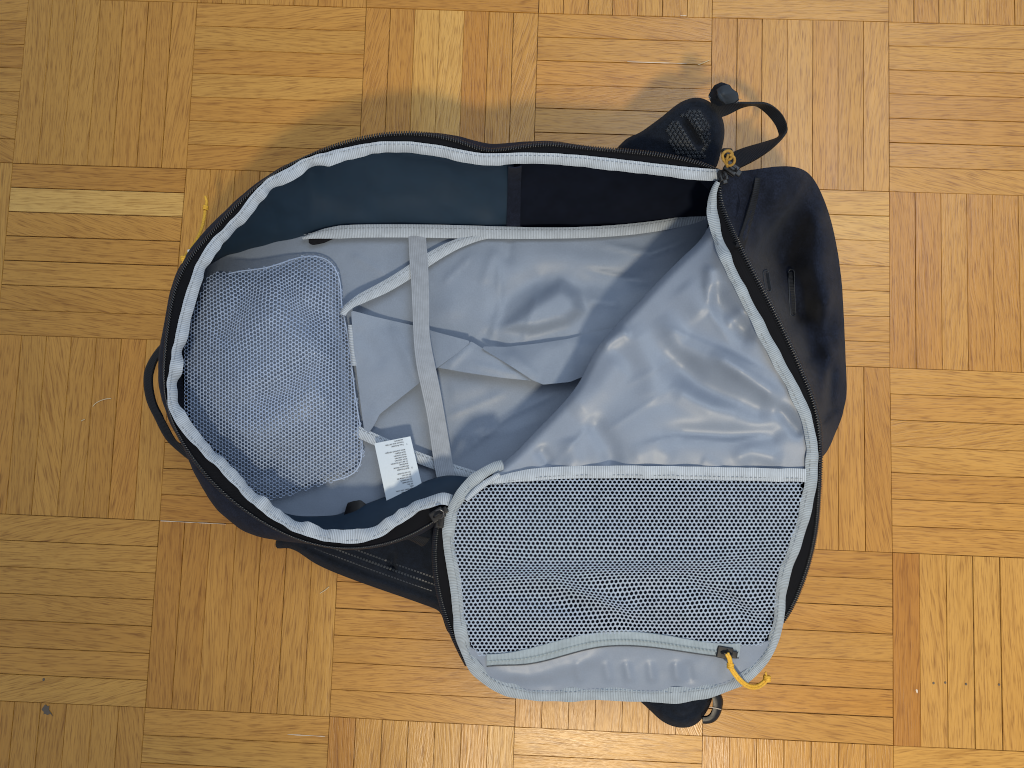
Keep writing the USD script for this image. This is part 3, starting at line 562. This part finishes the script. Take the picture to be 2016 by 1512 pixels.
# cloth of the lid above the pocket, rolling over its fold down into the bag
fold = spl(FOLD, 70, s=30)
lid_poly = np.vstack([fold, [(975,925),(968,940),(1010,948),(1040,944),(1200,940),(1600,944)], lb_px[(lb_px[:, 1] < 925) & (lb_px[:, 0] > 1200)][::-1]])
lid_poly = np.array(sg.Polygon(lid_poly).buffer(0).exterior.coords)[:-1] if sg.Polygon(lid_poly).is_valid else np.array(max(getattr(sg.Polygon(lid_poly).buffer(0), 'geoms', [sg.Polygon(lid_poly).buffer(0)]), key=lambda g: g.area).exterior.coords)[:-1]
def zl_roll(P):
    z = zlid(P); d, _, _ = pdist(P, fold); r = 16.0
    return z - .006 * np.clip(1 - d / r, 0, 1) ** 2
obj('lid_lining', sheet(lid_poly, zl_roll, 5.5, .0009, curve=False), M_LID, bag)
fz = zl_roll(fold); P0 = at(fold, fz); inw = np.array([.55, -.75])      # towards the lid, away from the opening
tang = np.gradient(P0[:, :2], axis=0); nn_ = np.c_[tang[:, 1], -tang[:, 0]]; nn_ /= np.linalg.norm(nn_, axis=1, keepdims=True)
if (nn_ @ inw).sum() < 0: nn_ = -nn_
obj('lid_fold', loft([P0, np.c_[P0[:, :2] + nn_ * .002, fz - .010], np.c_[P0[:, :2] + nn_ * .012, fz - .030], np.c_[P0[:, :2] + nn_ * .030, np.full(70, .034)]], 16, .0009, toward=[.3, -.2, .2]), M_LID, bag)
# outer cloth of the lid beneath everything, and the zipper along its edges
lidshell_poly = np.vstack([lb_px[5:408], [(990,920),(1130,775),(1240,620),(1390,460)]])
lsp = sg.Polygon(lidshell_poly).buffer(0); lsp = max(getattr(lsp, 'geoms', [lsp]), key=lambda g: g.area)
obj('lid_shell', sheet(np.array(lsp.exterior.coords)[:-1], lambda P: zlid(P, False) - .013 - .010 * np.sin(np.clip((P[:, 1] - 930) / 440, 0, 1) * np.pi), 12, .0012, curve=False), M_SHELL, bag)
def lid_zip(pts, n, i0, i1):
    c = spl(pts, n, s=20); zc_ = zlid(c, False) - .0025; P = at(c, zc_)
    near_ = np.array([lb_px[((lb_px - x) ** 2).sum(1).argmin()] for x in c]); near_ = np.stack([gaussian_filter1d(near_[:, i], 3, mode='nearest') for i in (0, 1)], 1)
    Q = at(near_, zlid(near_, False) - .0012)
    tp = obj('zipper_tape', ribbon(P, Q, t=.0009, across=5), M_TAPE, bag); obj('zipper_teeth', teeth(P, Q - P, .0036, .00185), M_TEETH, tp, kind='stuff')
    # a strip of shell cloth hanging from the zipper's edge
    T_ = np.gradient(P[:, :2], axis=0); O_ = np.c_[T_[:, 1], -T_[:, 0]]; O_ /= np.linalg.norm(O_, axis=1, keepdims=True)
    if ((P[:, :2] - Q[:, :2]) * O_).sum() < 0: O_ = -O_
    return tp, P, O_
tape2, LP, LO = lid_zip(LCOIL, 260, 0, 0); lid_c = spl(LCOIL, 260, s=20)
tape3, LP3, LO3 = lid_zip(LCOIL2, 90, 0, 0)
cut = lid_c[:, 1] > 872; LP, LO = LP[cut], LO[cut]
obj('lid_side', loft([LP - [0, 0, .0008], LP + np.c_[LO * .001, np.full(len(LP), -.012)], np.c_[LP[:, :2] - LO * .02, np.maximum(LP[:, 2] - .035, .012)]], 10, .001, toward=[1.2, -.9, .3]), M_SHELL, bag)
obj('lid_side', loft([LP3 - [0, 0, .0008], LP3 + np.c_[LO3 * .001, np.full(len(LP3), -.010)], np.c_[LP3[:, :2] - LO3 * .02, np.maximum(LP3[:, 2] - .03, .012)]], 10, .001, toward=[-.2, -.9, .3]), M_SHELL, bag)

# net pocket on the lid
zipU = [(958,1288),(1000,1285),(1032,1281),(1101,1261),(1153,1249),(1240,1243),(1310,1251),(1385,1265),(1458,1266)]
zipL = [(958,1311),(1000,1309),(1032,1306),(1101,1293),(1171,1275),(1240,1270),(1292,1273),(1365,1286),(1455,1294)]
POCK = [(945,965),(985,950),(1035,942),(1200,938),(1400,940),(1575,944),(1580,985),(1573,1030),(1555,1080),(1537,1120),(1529,1160),(1528,1200),(1520,1240),(1500,1272),(1458,1272),(1385,1270),(1310,1256),(1240,1248),(1153,1254),(1101,1266),(1032,1286),(960,1292),(940,1288),(922,1262),(914,1240),(908,1195),(902,1147),(896,1109),(892,1070),(893,1029),(905,1000),(925,978)]
pfold = [([(900,1130),(960,1160),(1080,1180),(1180,1210)],-.0060,20,'g'),([(910,1140),(1050,1130),(1250,1120),(1400,1120),(1530,1095)],.0042,30,'g'),([(900,1120),(1100,1105),(1300,1100)],-.002,16,'g'),([(1090,1150),(1180,1180),(1260,1215)],.0055,17,'g'),([(1300,1150),(1400,1130),(1520,1105)],-.0050,22,'g'),([(1350,1150),(1440,1180),(1500,1220)],-.0045,18,'g'),([(1440,1150),(1480,1200),(1490,1240)],.0045,16,'g'),([(1470,1240),(1525,1205)],-.004,12,'g'),([(1160,950),(1170,1010)],-.002,14,'g'),([(940,1200),(1000,1240)],-.003,22,'g'),([(1280,1180),(1360,1220)],.0035,22,'g'),([(950,1010),(1100,1060),(1300,1050)],.0035,45,'g'),([(1150,1000),(1400,1070),(1540,1060)],-.0035,40,'g'),([(1000,1230),(1150,1215),(1250,1230)],.003,30,'g')]
zpk = Height([(x, y, float(zlid([(x, y)], False)[0]) + dz) for x, y, dz in [(p[0], p[1], .0012) for p in POCK] + [(1100,1030,.004),(1300,1030,.004),(1450,1030,.003),(1000,1080,.004),(1200,1120,.008),(1400,1120,.007),(1200,1200,.005),(1350,1220,.005),(1000,1200,.005)]], folds=pfold, noise=.0012, scale=70, seed=12)
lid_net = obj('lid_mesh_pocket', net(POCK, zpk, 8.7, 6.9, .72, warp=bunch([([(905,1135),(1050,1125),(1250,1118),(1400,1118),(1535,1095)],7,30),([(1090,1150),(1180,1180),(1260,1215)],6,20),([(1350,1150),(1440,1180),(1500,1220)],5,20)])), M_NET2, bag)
pk = np.array(sg.Polygon(POCK).buffer(3).exterior.coords)[:-1]
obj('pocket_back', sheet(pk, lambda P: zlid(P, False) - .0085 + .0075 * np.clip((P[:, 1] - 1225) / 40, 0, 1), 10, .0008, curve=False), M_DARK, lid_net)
tb = spl([(952,952),(985,943),(1035,937),(1080,931),(1200,930),(1344,931),(1455,933),(1586,936)], 140, s=4); A, B = offs(tb, np.interp(np.arange(140), [0, 20, 139], [10, 24, 26])); wv = (meshkit.fbm(np.c_[tb[:, 0] / 26, tb[:, 0] * 0, tb[:, 0] * 0], 2, 3) - .5) * .003
tbp = obj('pocket_binding', ribbon(at(A, zlid(A, False) + .0036), at(B, zlid(B, False) + .0032), t=.0015, arc=.0008, across=6, wob=wv), M_BIND, bag)
obj('stitching', stitches(tb + [0, 6], lambda p: zlid(p, False) + .0034, .0008), M_STITCH, tbp)
band('corner_binding', [(918,985),(938,965),(962,947),(984,934)], [8,12,12,9], .1085, M_BIND, 30)
ua, ub = spl(zipU, 120, s=6), spl(zipL, 120, s=6); zu, zb_ = zlid(ua, False) + .0030, zlid(ub, False) + .0026
pz = obj('pocket_zipper', ribbon(at(ua, zu), at(ub, zb_), t=.0010, arc=.0006, across=6), M_GTAPE, bag)
zm = ua * .38 + ub * .62; obj('zipper_teeth', teeth(at(zm, zlid(zm, False) + .0034), at(ub, zb_) - at(ua, zu), .0017, .0011, .0003), M_GTEETH, pz, kind='stuff')
strip = np.vstack([[(928,1275),(945,1284),(958,1290)], ub[2:-2] + [0, -3], [(1458,1270),(1490,1268),(1512,1262)], lb_px[lb_px[:, 1] > 1262] ])
g_ = sg.Polygon(strip).buffer(0); g_ = max(getattr(g_, 'geoms', [g_]), key=lambda g: g.area)
zst = Height([(x, y, float(zlid([(x, y)], False)[0])) for x, y in [(940,1290),(1000,1320),(1100,1320),(1200,1310),(1300,1320),(1400,1330),(1480,1290),(1100,1360),(1300,1362),(1000,1355),(1450,1335),(1240,1275)]],
    folds=[([(1240+dx,1345),(1232+dx*1.02,1300)],a_,9,'g') for dx, a_ in ((0,.0028),(45,.0024),(-40,.0020),(95,.0026),(120,-.002),(-95,.0018))] + [([(960,1320),(1040,1335),(1120,1310),(1200,1285)],.0036,18,'g'),([(1000,1345),(1100,1345)],-.002,12,'g')], noise=.0012, scale=50, seed=21)
obj('lid_hem', sheet(np.array(g_.exterior.coords)[:-1], lambda P: zst(P) + .0004, 5, .0008, curve=False), M_LID, bag)
A, B = offs(np.array(ub) + [0, 1.5], 2.0); obj('zipper_seam', ribbon(at(A, zb_ + .0006), at(B, zb_ + .0006), t=.0006, across=3), M_DTHREAD, pz)

# ------------------------------------------------------------------ cords, sliders and pulls
def cord(name, pts, zs, r, parent, strands=1, gap=2.2):
    p = spl(np.c_[pts, np.asarray(zs) * 2300], 60, s=2); out = []
    for k in range(strands):
        o = (k - (strands - 1) / 2) * gap; A, _ = offs(p[:, :2], 2 * o if o else 0.0001)
        out.append(tube(at(A, p[:, 2] / 2300), r, 8))
    return out
def knot(px, z, r, R):
    c = at([px], z)[0]; t = np.linspace(0, 5 * np.pi, 60); k = np.linspace(-1, 1, 60)
    return [tube(np.c_[c[0] + R * np.cos(t), c[1] + k * R * .9, c[2] + R * np.sin(t)], r, 7), (lambda s: (np.array(s.vertices) * R * .9 + c, np.array(s.faces)))(trimesh.creation.icosphere(1))]
def rbox(ex, r):
    p = np.array([(a, b, c) for a in (-1, 1) for b in (-1, 1) for c in (-1, 1)]) * (np.array(ex) / 2 - r)
    s = trimesh.creation.icosphere(1, radius=r).vertices; return trimesh.Trimesh((p[:, None] + s[None]).reshape(-1, 3)).convex_hull
def slider(px, z, ang, parent, size=.0085, m_=M_PLASTIC):
    """Zipper slider: two plates, a bridge and a ring for the pull."""
    body = rbox((size, size * .75, .0022), .0009); low = rbox((size * .9, size * .7, .0018), .0007); low.apply_translation((0, 0, -.0034))
    bridge = rbox((size * .28, size * .28, .004), .0007); bridge.apply_translation((size * .25, 0, -.001))
    ring = tube(np.array([(-size * .25, 0, .0012), (-size * .1, 0, .0040), (size * .2, 0, .0042), (size * .38, 0, .0014)]), .0009, 7)
    nose = rbox((size * .5, size * .45, .002), .0008); nose.apply_translation((size * .55, 0, -.0002))
    V, F = cat([body, low, bridge, ring, nose]); c, s = math.cos(ang), math.sin(ang)
    V = V @ np.array([[c, s, 0], [-s, c, 0], [0, 0, 1]]) + at([px], z)[0]; return obj('zipper_slider', (V, F), m_, parent, smooth=40)
# the lid pocket's pull
zsl = float(zlid([(1430,1286)], False)[0])
slider((1427,1285), zsl + .006, -.15, pz, .0125)
obj('pull_cord', cat(cord('c', [(1431,1286),(1436,1296),(1438,1306)], [zsl + .010, zsl + .010, zsl + .007], .0011, pz, 2, 4.0) + knot((1438,1311), zsl + .006, .0009, .0021)
    + cord('c', [(1439,1315),(1447,1327),(1460,1342),(1475,1351),(1490,1352),(1503,1344),(1509,1338)], [zsl + .006, .052, .046, .038, .030, .026, .026], .0012, pz, 2, 4.4) + knot((1510,1335), .026, .0011, .0021) + cord('c', [(1509,1331),(1508,1327),(1507,1323)], [.027, .028, .028], .0008, pz, 1)), M_CORD, pz)
# upper right: where both halves of the main zipper end
slider((1440,331), .132, -.6, tape, .0105)
slider((1424,345), .130, -1.3, tape2, .0085)
obj('pull_cord', cat(cord('c', [(1432,328),(1427,318),(1423,306),(1426,299),(1436,297),(1442,303),(1438,312),(1432,320)], [.138,.142,.145,.146,.146,.145,.143,.139], .0011, tape, 1) + cord('c', [(1436,326),(1443,322),(1447,316),(1444,309),(1436,305)], [.139,.141,.143,.144,.145], .0010, tape, 1)
    + cord('c', [(1429,322),(1431,312),(1434,304)], [.141,.145,.147], .0010, tape, 1)), M_CORD2, tape)
k_ = rbox((.008, .0075, .004), .0018); k_.apply_translation(at([(1431,302)], .140)[0]); obj('pull_end', k_, M_PLASTIC, tape)
# lower middle: other end
slider((861,1014), .102, .6, tape, .011); slider((866,1028), .099, 1.5, tape3, .0085)
obj('pull_ring', tube(at([(858,1006),(866,1003),(873,1007),(872,1017),(866,1023)], [.106,.107,.106,.104,.102]), .0006, 7), M_METAL, tape)
# pull hanging down outside, upper left
obj('pull_cord', cat(cord('c', [(358,532),(360,518),(363,508)], [.112,.114,.113], .0009, tape) + knot((362,510), .112, .0008, .0019) + cord('c', [(364,506),(372,494),(386,475),(396,452),(402,428),(404,414)], [.110,.098,.085,.072,.062,.058], .0009, tape, 2, 1.8)
    + knot((405,409), .058, .0008, .0017) + cord('c', [(406,405),(407,396),(404,386)], [.058,.058,.058], .0011, tape)), M_CORD, tape)
A = at([(369,492),(380,490),(383,493)], .113); B = at([(371,508),(378,503),(382,500)], .110); obj('size_tag', ribbon(A, B, t=.0006), M_LABEL, bag)

# ------------------------------------------------------------------ bottom end of the bag (dark cloth at the right)
RIM_R = [(1440,338),(1470,334),(1497,333),(1538,328),(1572,329),(1589,337),(1601,354),(1615,378),(1632,417),(1642,462),(1649,490),(1655,545),(1660,594),(1663,664),(1666,733),(1666,785),(1649,834),(1630,886),(1616,901)]
rr = spl(RIM_R, 150, s=20)
lc = spl(LCOIL, 260, s=20); lcm = lc[lc[:, 1] < 905]
zfr = Height([(x, y, float(zlid([(x, y)], False)[0]) - .004) for x, y in lcm[::14]] + [(1450,340,.120),(1497,338,.124),(1538,332,.124),(1566,334,.118),(1600,362,.100),(1632,425,.082),(1648,495,.074),(1659,600,.070),(1664,700,.066),(1664,785,.062),(1630,880,.080),
              (1490,455,.112),(1530,400,.117),(1562,352,.121),(1510,470,.090),(1535,520,.064),(1550,450,.076),(1560,420,.088),(1570,620,.066),(1595,700,.080),(1590,430,.090),(1608,440,.096),(1604,520,.094),(1622,600,.092),(1635,700,.088),(1640,780,.078),(1500,390,.115),(1618,830,.096)],
    folds=[([(1590,340),(1562,392),(1515,452),(1472,500)],.0042,9,'c'),([(1600,360),(1625,420),(1640,500)],.002,6,'c'),([(1640,560),(1620,640),(1640,720)],.0022,7,'c'),([(1600,640),(1630,700),(1625,770)],.002,6,'c'),([(1510,345),(1500,372),(1486,392)],.002,5,'c'),([(1550,500),(1580,560),(1590,640)],-.002,8,'c'),([(1592,370),(1612,450),(1618,560),(1625,680)],.0045,20,'g'),([(1540,420),(1530,520),(1560,640)],-.0055,34,'g'),([(1495,345),(1482,400),(1462,490)],.0045,11,'a'),([(1640,720),(1632,800),(1612,850)],-.0048,8,'g'),([(1606,832),(1640,808),(1650,800)],-.007,9,'g'),([(1625,720),(1618,800)],.0035,9,'g'),([(1650,600),(1655,760)],.002,9,'g')], noise=.0026, scale=48, seed=31)
fr_poly = np.vstack([[(1424,346)], rr, lcm[::-1]]); gp = sg.Polygon(fr_poly).buffer(0); gp = max(getattr(gp, 'geoms', [gp]), key=lambda g: g.area)
M_END = cloth('black_end_cloth', (.0075, .0105, .0215), rough=.85, var=.3, scale=140, bump=.35, sheen=.06, spec=.12, fine=.55, grain=.4, gscale=900.0)
front = obj('bottom_panel', sheet(np.array(gp.exterior.coords)[:-1], zfr, 6, .001, curve=False), M_END, bag)
Rp = at(rr, zfr(rr)); tr = np.gradient(Rp[:, :2], axis=0); on = np.c_[tr[:, 1], -tr[:, 0]]; on /= np.linalg.norm(on, axis=1, keepdims=True)
if ((Rp[:, :2] - [.6, -.35]) * on).sum() < 0: on = -on
obj('bottom_side', loft([Rp, np.c_[Rp[:, :2] + on * .004, Rp[:, 2] * .7], np.c_[Rp[:, :2] - on * .002, Rp[:, 2] * .35], np.c_[Rp[:, :2] - on * .022, np.full(150, .003)]], 16, .001, fold_noise, toward=[1.5, -.2, .4]), M_SHELL, bag)
for pts in ([(1558,536),(1559,575),(1561,617)], [(1508,538),(1510,554),(1513,569)]):
    q = spl(pts, 24); A, B = offs(q, 11); zz = zfr(q) + .0009
    s_ = obj('webbing_slot', ribbon(at(A, zz), at(B, zz), t=.0009, across=4), M_WEB, front)
    ring = np.array(sg.LineString(q).buffer(5.5).exterior.coords); obj('slot_edge', tube(at(ring, zfr(ring) + .0014), .00035, 5), M_DTHREAD, s_)
q = spl([(1492,350),(1488,380),(1478,420),(1466,460),(1458,487)], 50); A, B = offs(q, np.linspace(10, 17, 50)); obj('seam_strip', ribbon(at(A, zfr(A) + .0022), at(B, zfr(B) + .001), t=.0012, arc=.0006), M_WEB, front)

gz = Height([(1370,325,.110),(1410,335,.116),(1440,340,.118),(1455,400,.114),(1420,440,.108),(1395,460,.100),(1370,420,.080)])
obj('corner_gusset', sheet([(1385,332),(1415,336),(1445,342),(1458,400),(1446,440),(1415,430),(1404,395),(1408,362)], gz, 6, .001, curve=False), M_SHELL, bag)

# ------------------------------------------------------------------ carry handle
HO = [(336,662),(326,672),(306,695),(288,723),(284,750),(288,782),(302,816),(319,851),(340,877),(368,902),(392,918)]; HI = [(343,673),(322,690),(307,710),(299,737),(299,764),(307,797),(322,825),(340,858),(353,872),(376,888),(398,902)]
hz = np.interp(np.arange(70), [0, 20, 40, 69], [.085, .078, .074, .078]); obj('carry_handle', ribbon(at(keyed(HO, 70), hz - .004), at(keyed(HI, 70), hz + .002), t=.0035, arc=.0030, across=7), M_WEB, bag)

# ------------------------------------------------------------------ padded harness showing round the edges
def pad(name, poly, ctrl, t=.012, folds=(), noise=.0006, m_=M_PAD, edge=9.0, step=5, n=160, roll=.006, **kw):
    c = spl(poly, n, s=8, closed=True); h = Height(ctrl, folds=folds, noise=noise, scale=30, seed=5)
    ring = sg.Polygon(c).exterior
    def zf(P):
        d = np.array([ring.distance(sg.Point(*x)) for x in P]); return h(P) - roll * np.clip(1 - d / edge, 0, 1) ** 2
    return obj(name, sheet(c, zf, step, t, curve=False), m_, bag, **kw), h
BELT = [(1200,310),(1218,289),(1236,270),(1256,264),(1279,247),(1309,225),(1335,205),(1359,193),(1379,193),(1398,201),(1414,217),(1422,233),(1426,257),(1424,285),(1418,302),(1410,330),(1300,330)]
wing, hw = pad('hip_belt_wing', BELT, [(1210,300,.070),(1260,268,.080),(1335,208,.092),(1370,196,.094),(1420,235,.090),(1424,285,.086),(1400,320,.082),(1350,250,.096),(1300,290,.084),(1380,250,.098)],
    folds=[([(1305,253),(1343,219),(1363,208),(1379,210),(1394,229),(1402,253),(1402,279),(1388,315)],-.0024,3.5,'g'),([(1343,233),(1358,255),(1379,290)],-.006,7,'g'),([(1356,226),(1388,262)],.002,9,'g')], label='upper padded wing with its webbing loop')
PAN = [(1308,256),(1343,223),(1363,212),(1378,214),(1390,231),(1398,254),(1398,279),(1385,312),(1330,305)]
hexes = []
gP = sg.Polygon(PAN)
for r_ in range(22):
    for c_ in range(18):
        x, y = 1305 + (c_ + .5 * (r_ % 2)) * 9.5, 212 + r_ * 7.4
        if gP.contains(sg.Point(x, y)) and pdist(np.array([[x, y]]), [(1343,233),(1358,255),(1379,290)])[0][0] > 6:
            for a0 in range(3):
                a_ = a0 * np.pi / 3 + .3; d_ = np.array([np.cos(a_), np.sin(a_)]) * 4.4; L = np.array([(x, y) - d_, (x, y), (x, y) + d_]); hexes.append(tube(at(L, hw(L) + .0003), .0005, 4))
obj('panel_texture', cat(hexes), M_GRID, wing, kind='stuff')
def c5(p): return [(1200 + x / 5.04, 130 + y / 5.04) for x, y in p]
LO_ = c5([(1000,330),(1150,372),(1280,372),(1420,376),(1540,378),(1640,420),(1720,500),(1755,600),(1740,660),(1680,740),(1560,850),(1400,950),(1290,1005),(1230,1040)]); LI_ = c5([(1060,520),(1200,474),(1300,424),(1400,398),(1470,410),(1560,480),(1640,580),(1670,650),(1674,694),(1600,730),(1430,780),(1330,810),(1230,850),(1160,890)])
lz = np.interp(np.arange(110), [0, 20, 45, 60, 80, 109], [.090, .084, .070, .064, .066, .078]); obj('belt_webbing', ribbon(at(keyed(LO_, 110), lz + .003), at(keyed(LI_, 110), lz - .004), t=.0016, across=6), M_WEB, wing)
tabp = c5([(980,290),(1010,235),(1040,190),(1110,158),(1195,188),(1218,225),(1272,262),(1285,340),(1240,370),(1150,386),(1080,400),(1000,350)])
tz = Height([(*p, z) for p, z in zip(tabp, [.092,.094,.098,.102,.102,.103,.101,.098,.097,.096,.094,.092])] + [(*c5([(1120,270)])[0], .106)], folds=[(c5([(1060,235),(1090,310),(1150,380)]), .004, 2.5, 'c')], noise=.0004, scale=8)
fp = rounded(c5([(1060,232),(1110,197),(1180,180),(1218,230),(1270,264),(1280,328),(1240,362),(1152,380),(1092,310)]), .6)
M_TAB = cloth('slate_tab', (.020, .028, .040), rough=.6)
obj('tab_facet', sheet(fp, lambda P: tz(P) + .0016, 2.5, .001, curve=False), M_TAB, wing)
obj('belt_tab', sheet(rounded(tabp, 1), tz, 2.5, .004, curve=False), M_PAD, wing)
fz_ = [tube(at([p, (p[0] + RNG.normal(0, 3), p[1] + RNG.normal(0, 3))], [.096, .097]), .0002, 4) for p in np.array(c5([(985,300),(1000,240),(1275,290),(1283,335),(1260,365),(990,330),(1278,350)])) for _ in range(3)]
obj('frayed_edge', cat(fz_), M_STITCH, wing, kind='stuff')
# shoulder strap at the lower left
SH = [(545,1062),(541,1075),(550,1082),(558,1078),(610,1103),(659,1127),(708,1146),(758,1164),(805,1180),(849,1195),(865,1205),(876,1232),(887,1250),(930,1230),(930,1060),(880,1020),(760,1040),(640,1050)]
strap, hs = pad('shoulder_strap', SH, [(545,1065,.030),(660,1120,.026),(760,1160,.026),(850,1190,.026),(900,1230,.02),(900,1050,.045),(760,1090,.040),(640,1070,.038),(830,1130,.042)],
    folds=[([(560,1062),(605,1078),(679,1111),(758,1141),(847,1172),(880,1184)],-.0030,3.6,'g'),([(775,1085),(771,1105),(772,1125)],-.007,7,'g'),([(690,1095),(760,1122),(850,1155)],.0012,5,'g')], edge=16, roll=.009, label='lower padded strap with a stitched edge')
rows = []
for k in range(3):
    L = spl(np.array([(620,1078),(679,1101),(758,1130),(850,1162)]) + np.array([8, -11]) * k, 120)
    for i in range(0, 118, 3):
        A, B = offs(L[i:i + 3], 5); z = hs(A) + .0003
        r_ = ribbon(at(A, z), at(B, z), t=.0006, arc=.0005, across=3); rows.append((r_[0], r_[1]))
obj('strap_quilting', cat(rows), M_GRID, strap, kind='stuff')
obj('strap_loop', ribbon(at([(795,1058),(812,1066),(830,1076)], [.066,.070,.066]), at([(805,1050),(824,1055),(846,1060)], [.070,.074,.070]), t=.002, arc=.002), M_WEB, strap)
obj('strap_webbing', ribbon(at(keyed([(846,1165),(862,1180),(872,1206),(880,1240)], 20), .03), at(keyed([(872,1160),(884,1182),(892,1210),(898,1240)], 20), .035), t=.002), M_WEB, strap)
# other wing under the lid at the bottom
W2 = [(1235,1350),(1262,1382),(1285,1404),(1304,1419),(1323,1430),(1344,1433),(1366,1428),(1380,1419),(1391,1400),(1399,1383),(1405,1350),(1390,1320),(1260,1320)]
wing2, h2 = pad('hip_belt_wing', W2, [(1240,1350,.016),(1285,1400,.016),(1344,1428,.018),(1395,1390,.020),(1320,1350,.024),(1340,1400,.024)], folds=[([(1310,1385),(1325,1408),(1345,1413),(1366,1400),(1374,1380)],-.0024,3.5,'g')], edge=14, roll=.007, label='lower padded wing peeping out from under the lid')
bk = keyed([(1400,1362),(1411,1371),(1414,1384),(1411,1400),(1404,1412),(1394,1417),(1383,1417)], 40); A, B = offs(bk, np.interp(np.arange(40), [0, 12, 25, 39], [18, 20, 15, 9])); obj('belt_buckle', ribbon(at(A, .024), at(B, .018), t=.004, arc=.003, across=6), M_PLASTIC, wing2)
A, B = offs(spl([(1396,1392),(1408,1394),(1420,1397)], 12), 1.6); obj('buckle_bar', ribbon(at(A, .025), at(B, .025), t=.001), M_METAL, wing2)

# ------------------------------------------------------------------ small things inside
M_BLACK = plain('matt_black', (.004, .004, .006), rough=.7, spec=.2)
obj('frame_tab', sheet([(607,462),(625,463),(650,462),(676,463),(655,470),(637,478),(616,482),(608,479)], .0445, 4, .0012, curve=False), M_BLACK, bag)
obj('inner_buckle', sheet(rounded([(684,990),(697,986),(711,985),(722,993),(730,1002),(720,1030),(680,1040),(672,1030)], 2), lambda P: .047 + .004 * np.sin((P[:, 0] - 672) / 58 * np.pi), 4, .006, curve=False), M_PLASTIC, bag)
LQ = np.array([(808,859),(737,873),(764,1000),(838,985)], float)            # care label: top right, top left, bottom left, bottom right
def lab(u, v): return (LQ[0] * (1 - u)[:, None] + LQ[1] * u[:, None]) * (1 - v)[:, None] + (LQ[3] * (1 - u)[:, None] + LQ[2] * u[:, None]) * v[:, None]
def lz_(v): return .0555 + .004 * np.sin(v * 2.6) - .004 * v
u, v = np.meshgrid(np.linspace(0, 1, 8), np.linspace(0, 1, 16)); P = lab(u.ravel(), v.ravel()); vv = at(P, lz_(v.ravel()) - .0012 * (u.ravel() < .07)); fl = grid_faces(16, 8)
care = obj('care_label', solid(vv, up(vv, fl), .0005), M_LABEL, bag, smooth=40)
LINES = [((816,964),["Fabric Polyester","Wipe clean with water","only.","Air dry.","Do not wash.","Do not bleach.","Do not tumble dry.","Do not iron.","Do not dryclean."],'E'),
         ((805.5,920),["Stoff Polyester","Mit klarem Wasser","abwischen.","An der Luft trocknen.","Nicht waschen.","Nicht bleichen.","Nicht trocknen.","Nicht bügeln.","Nicht chemisch reinigen."],'D'),
         ((795,873.5),["Tissu Polyester","Essuyer avec de l'eau","seulement."],'F')]
tx = []; dd = np.array([-.979, .203]); uu = np.array([dd[1], -dd[0]])
def letters(text, start, capital=2.75):
    tm = meshkit.text_mesh(text, 1.0, .1); q = np.array(tm.vertices); p = np.array(start) + np.outer(q[:, 0] * capital * .93, dd) + np.outer(q[:, 1] * capital, uu)
    vq = np.clip((p[:, 1] - 866) / 126, 0, 1); tx.append((at(p, lz_(vq) + .0003 + q[:, 2] * .001), np.array(tm.faces)))
for (x, y), ls, let in LINES:
    letters(let, (x + 6.5, y - 1.0))
    for i, s_ in enumerate(ls): letters(s_, (x - 1.0 * i, y - 4.55 * i))
obj('printed_text', cat(tx), M_INK, care, smooth=False)

# ------------------------------------------------------------------ lint on the floor
for pts, lbl in (([(183,800),(190,793),(200,788),(212,785),(219,785)], 'thin pale curved thread on the parquet left of the carry handle'),
                 ([(160,829),(163,827),(167,826)], 'tiny pale fibre crumb lying below the longer curved thread'),
                 ([(630,1168),(640,1162),(648,1155)], 'short pale splinter on the parquet below the lower padded strap'),
                 ([(1374,128),(1384,124),(1396,119)], 'pale paint thread on the parquet above the black webbing tab')):
    p = spl(np.c_[pts, np.zeros(len(pts))], 20); obj('lint', tube(at(p[:, :2], .0008), .00035, 6), M_LINT, label=lbl, category='lint')
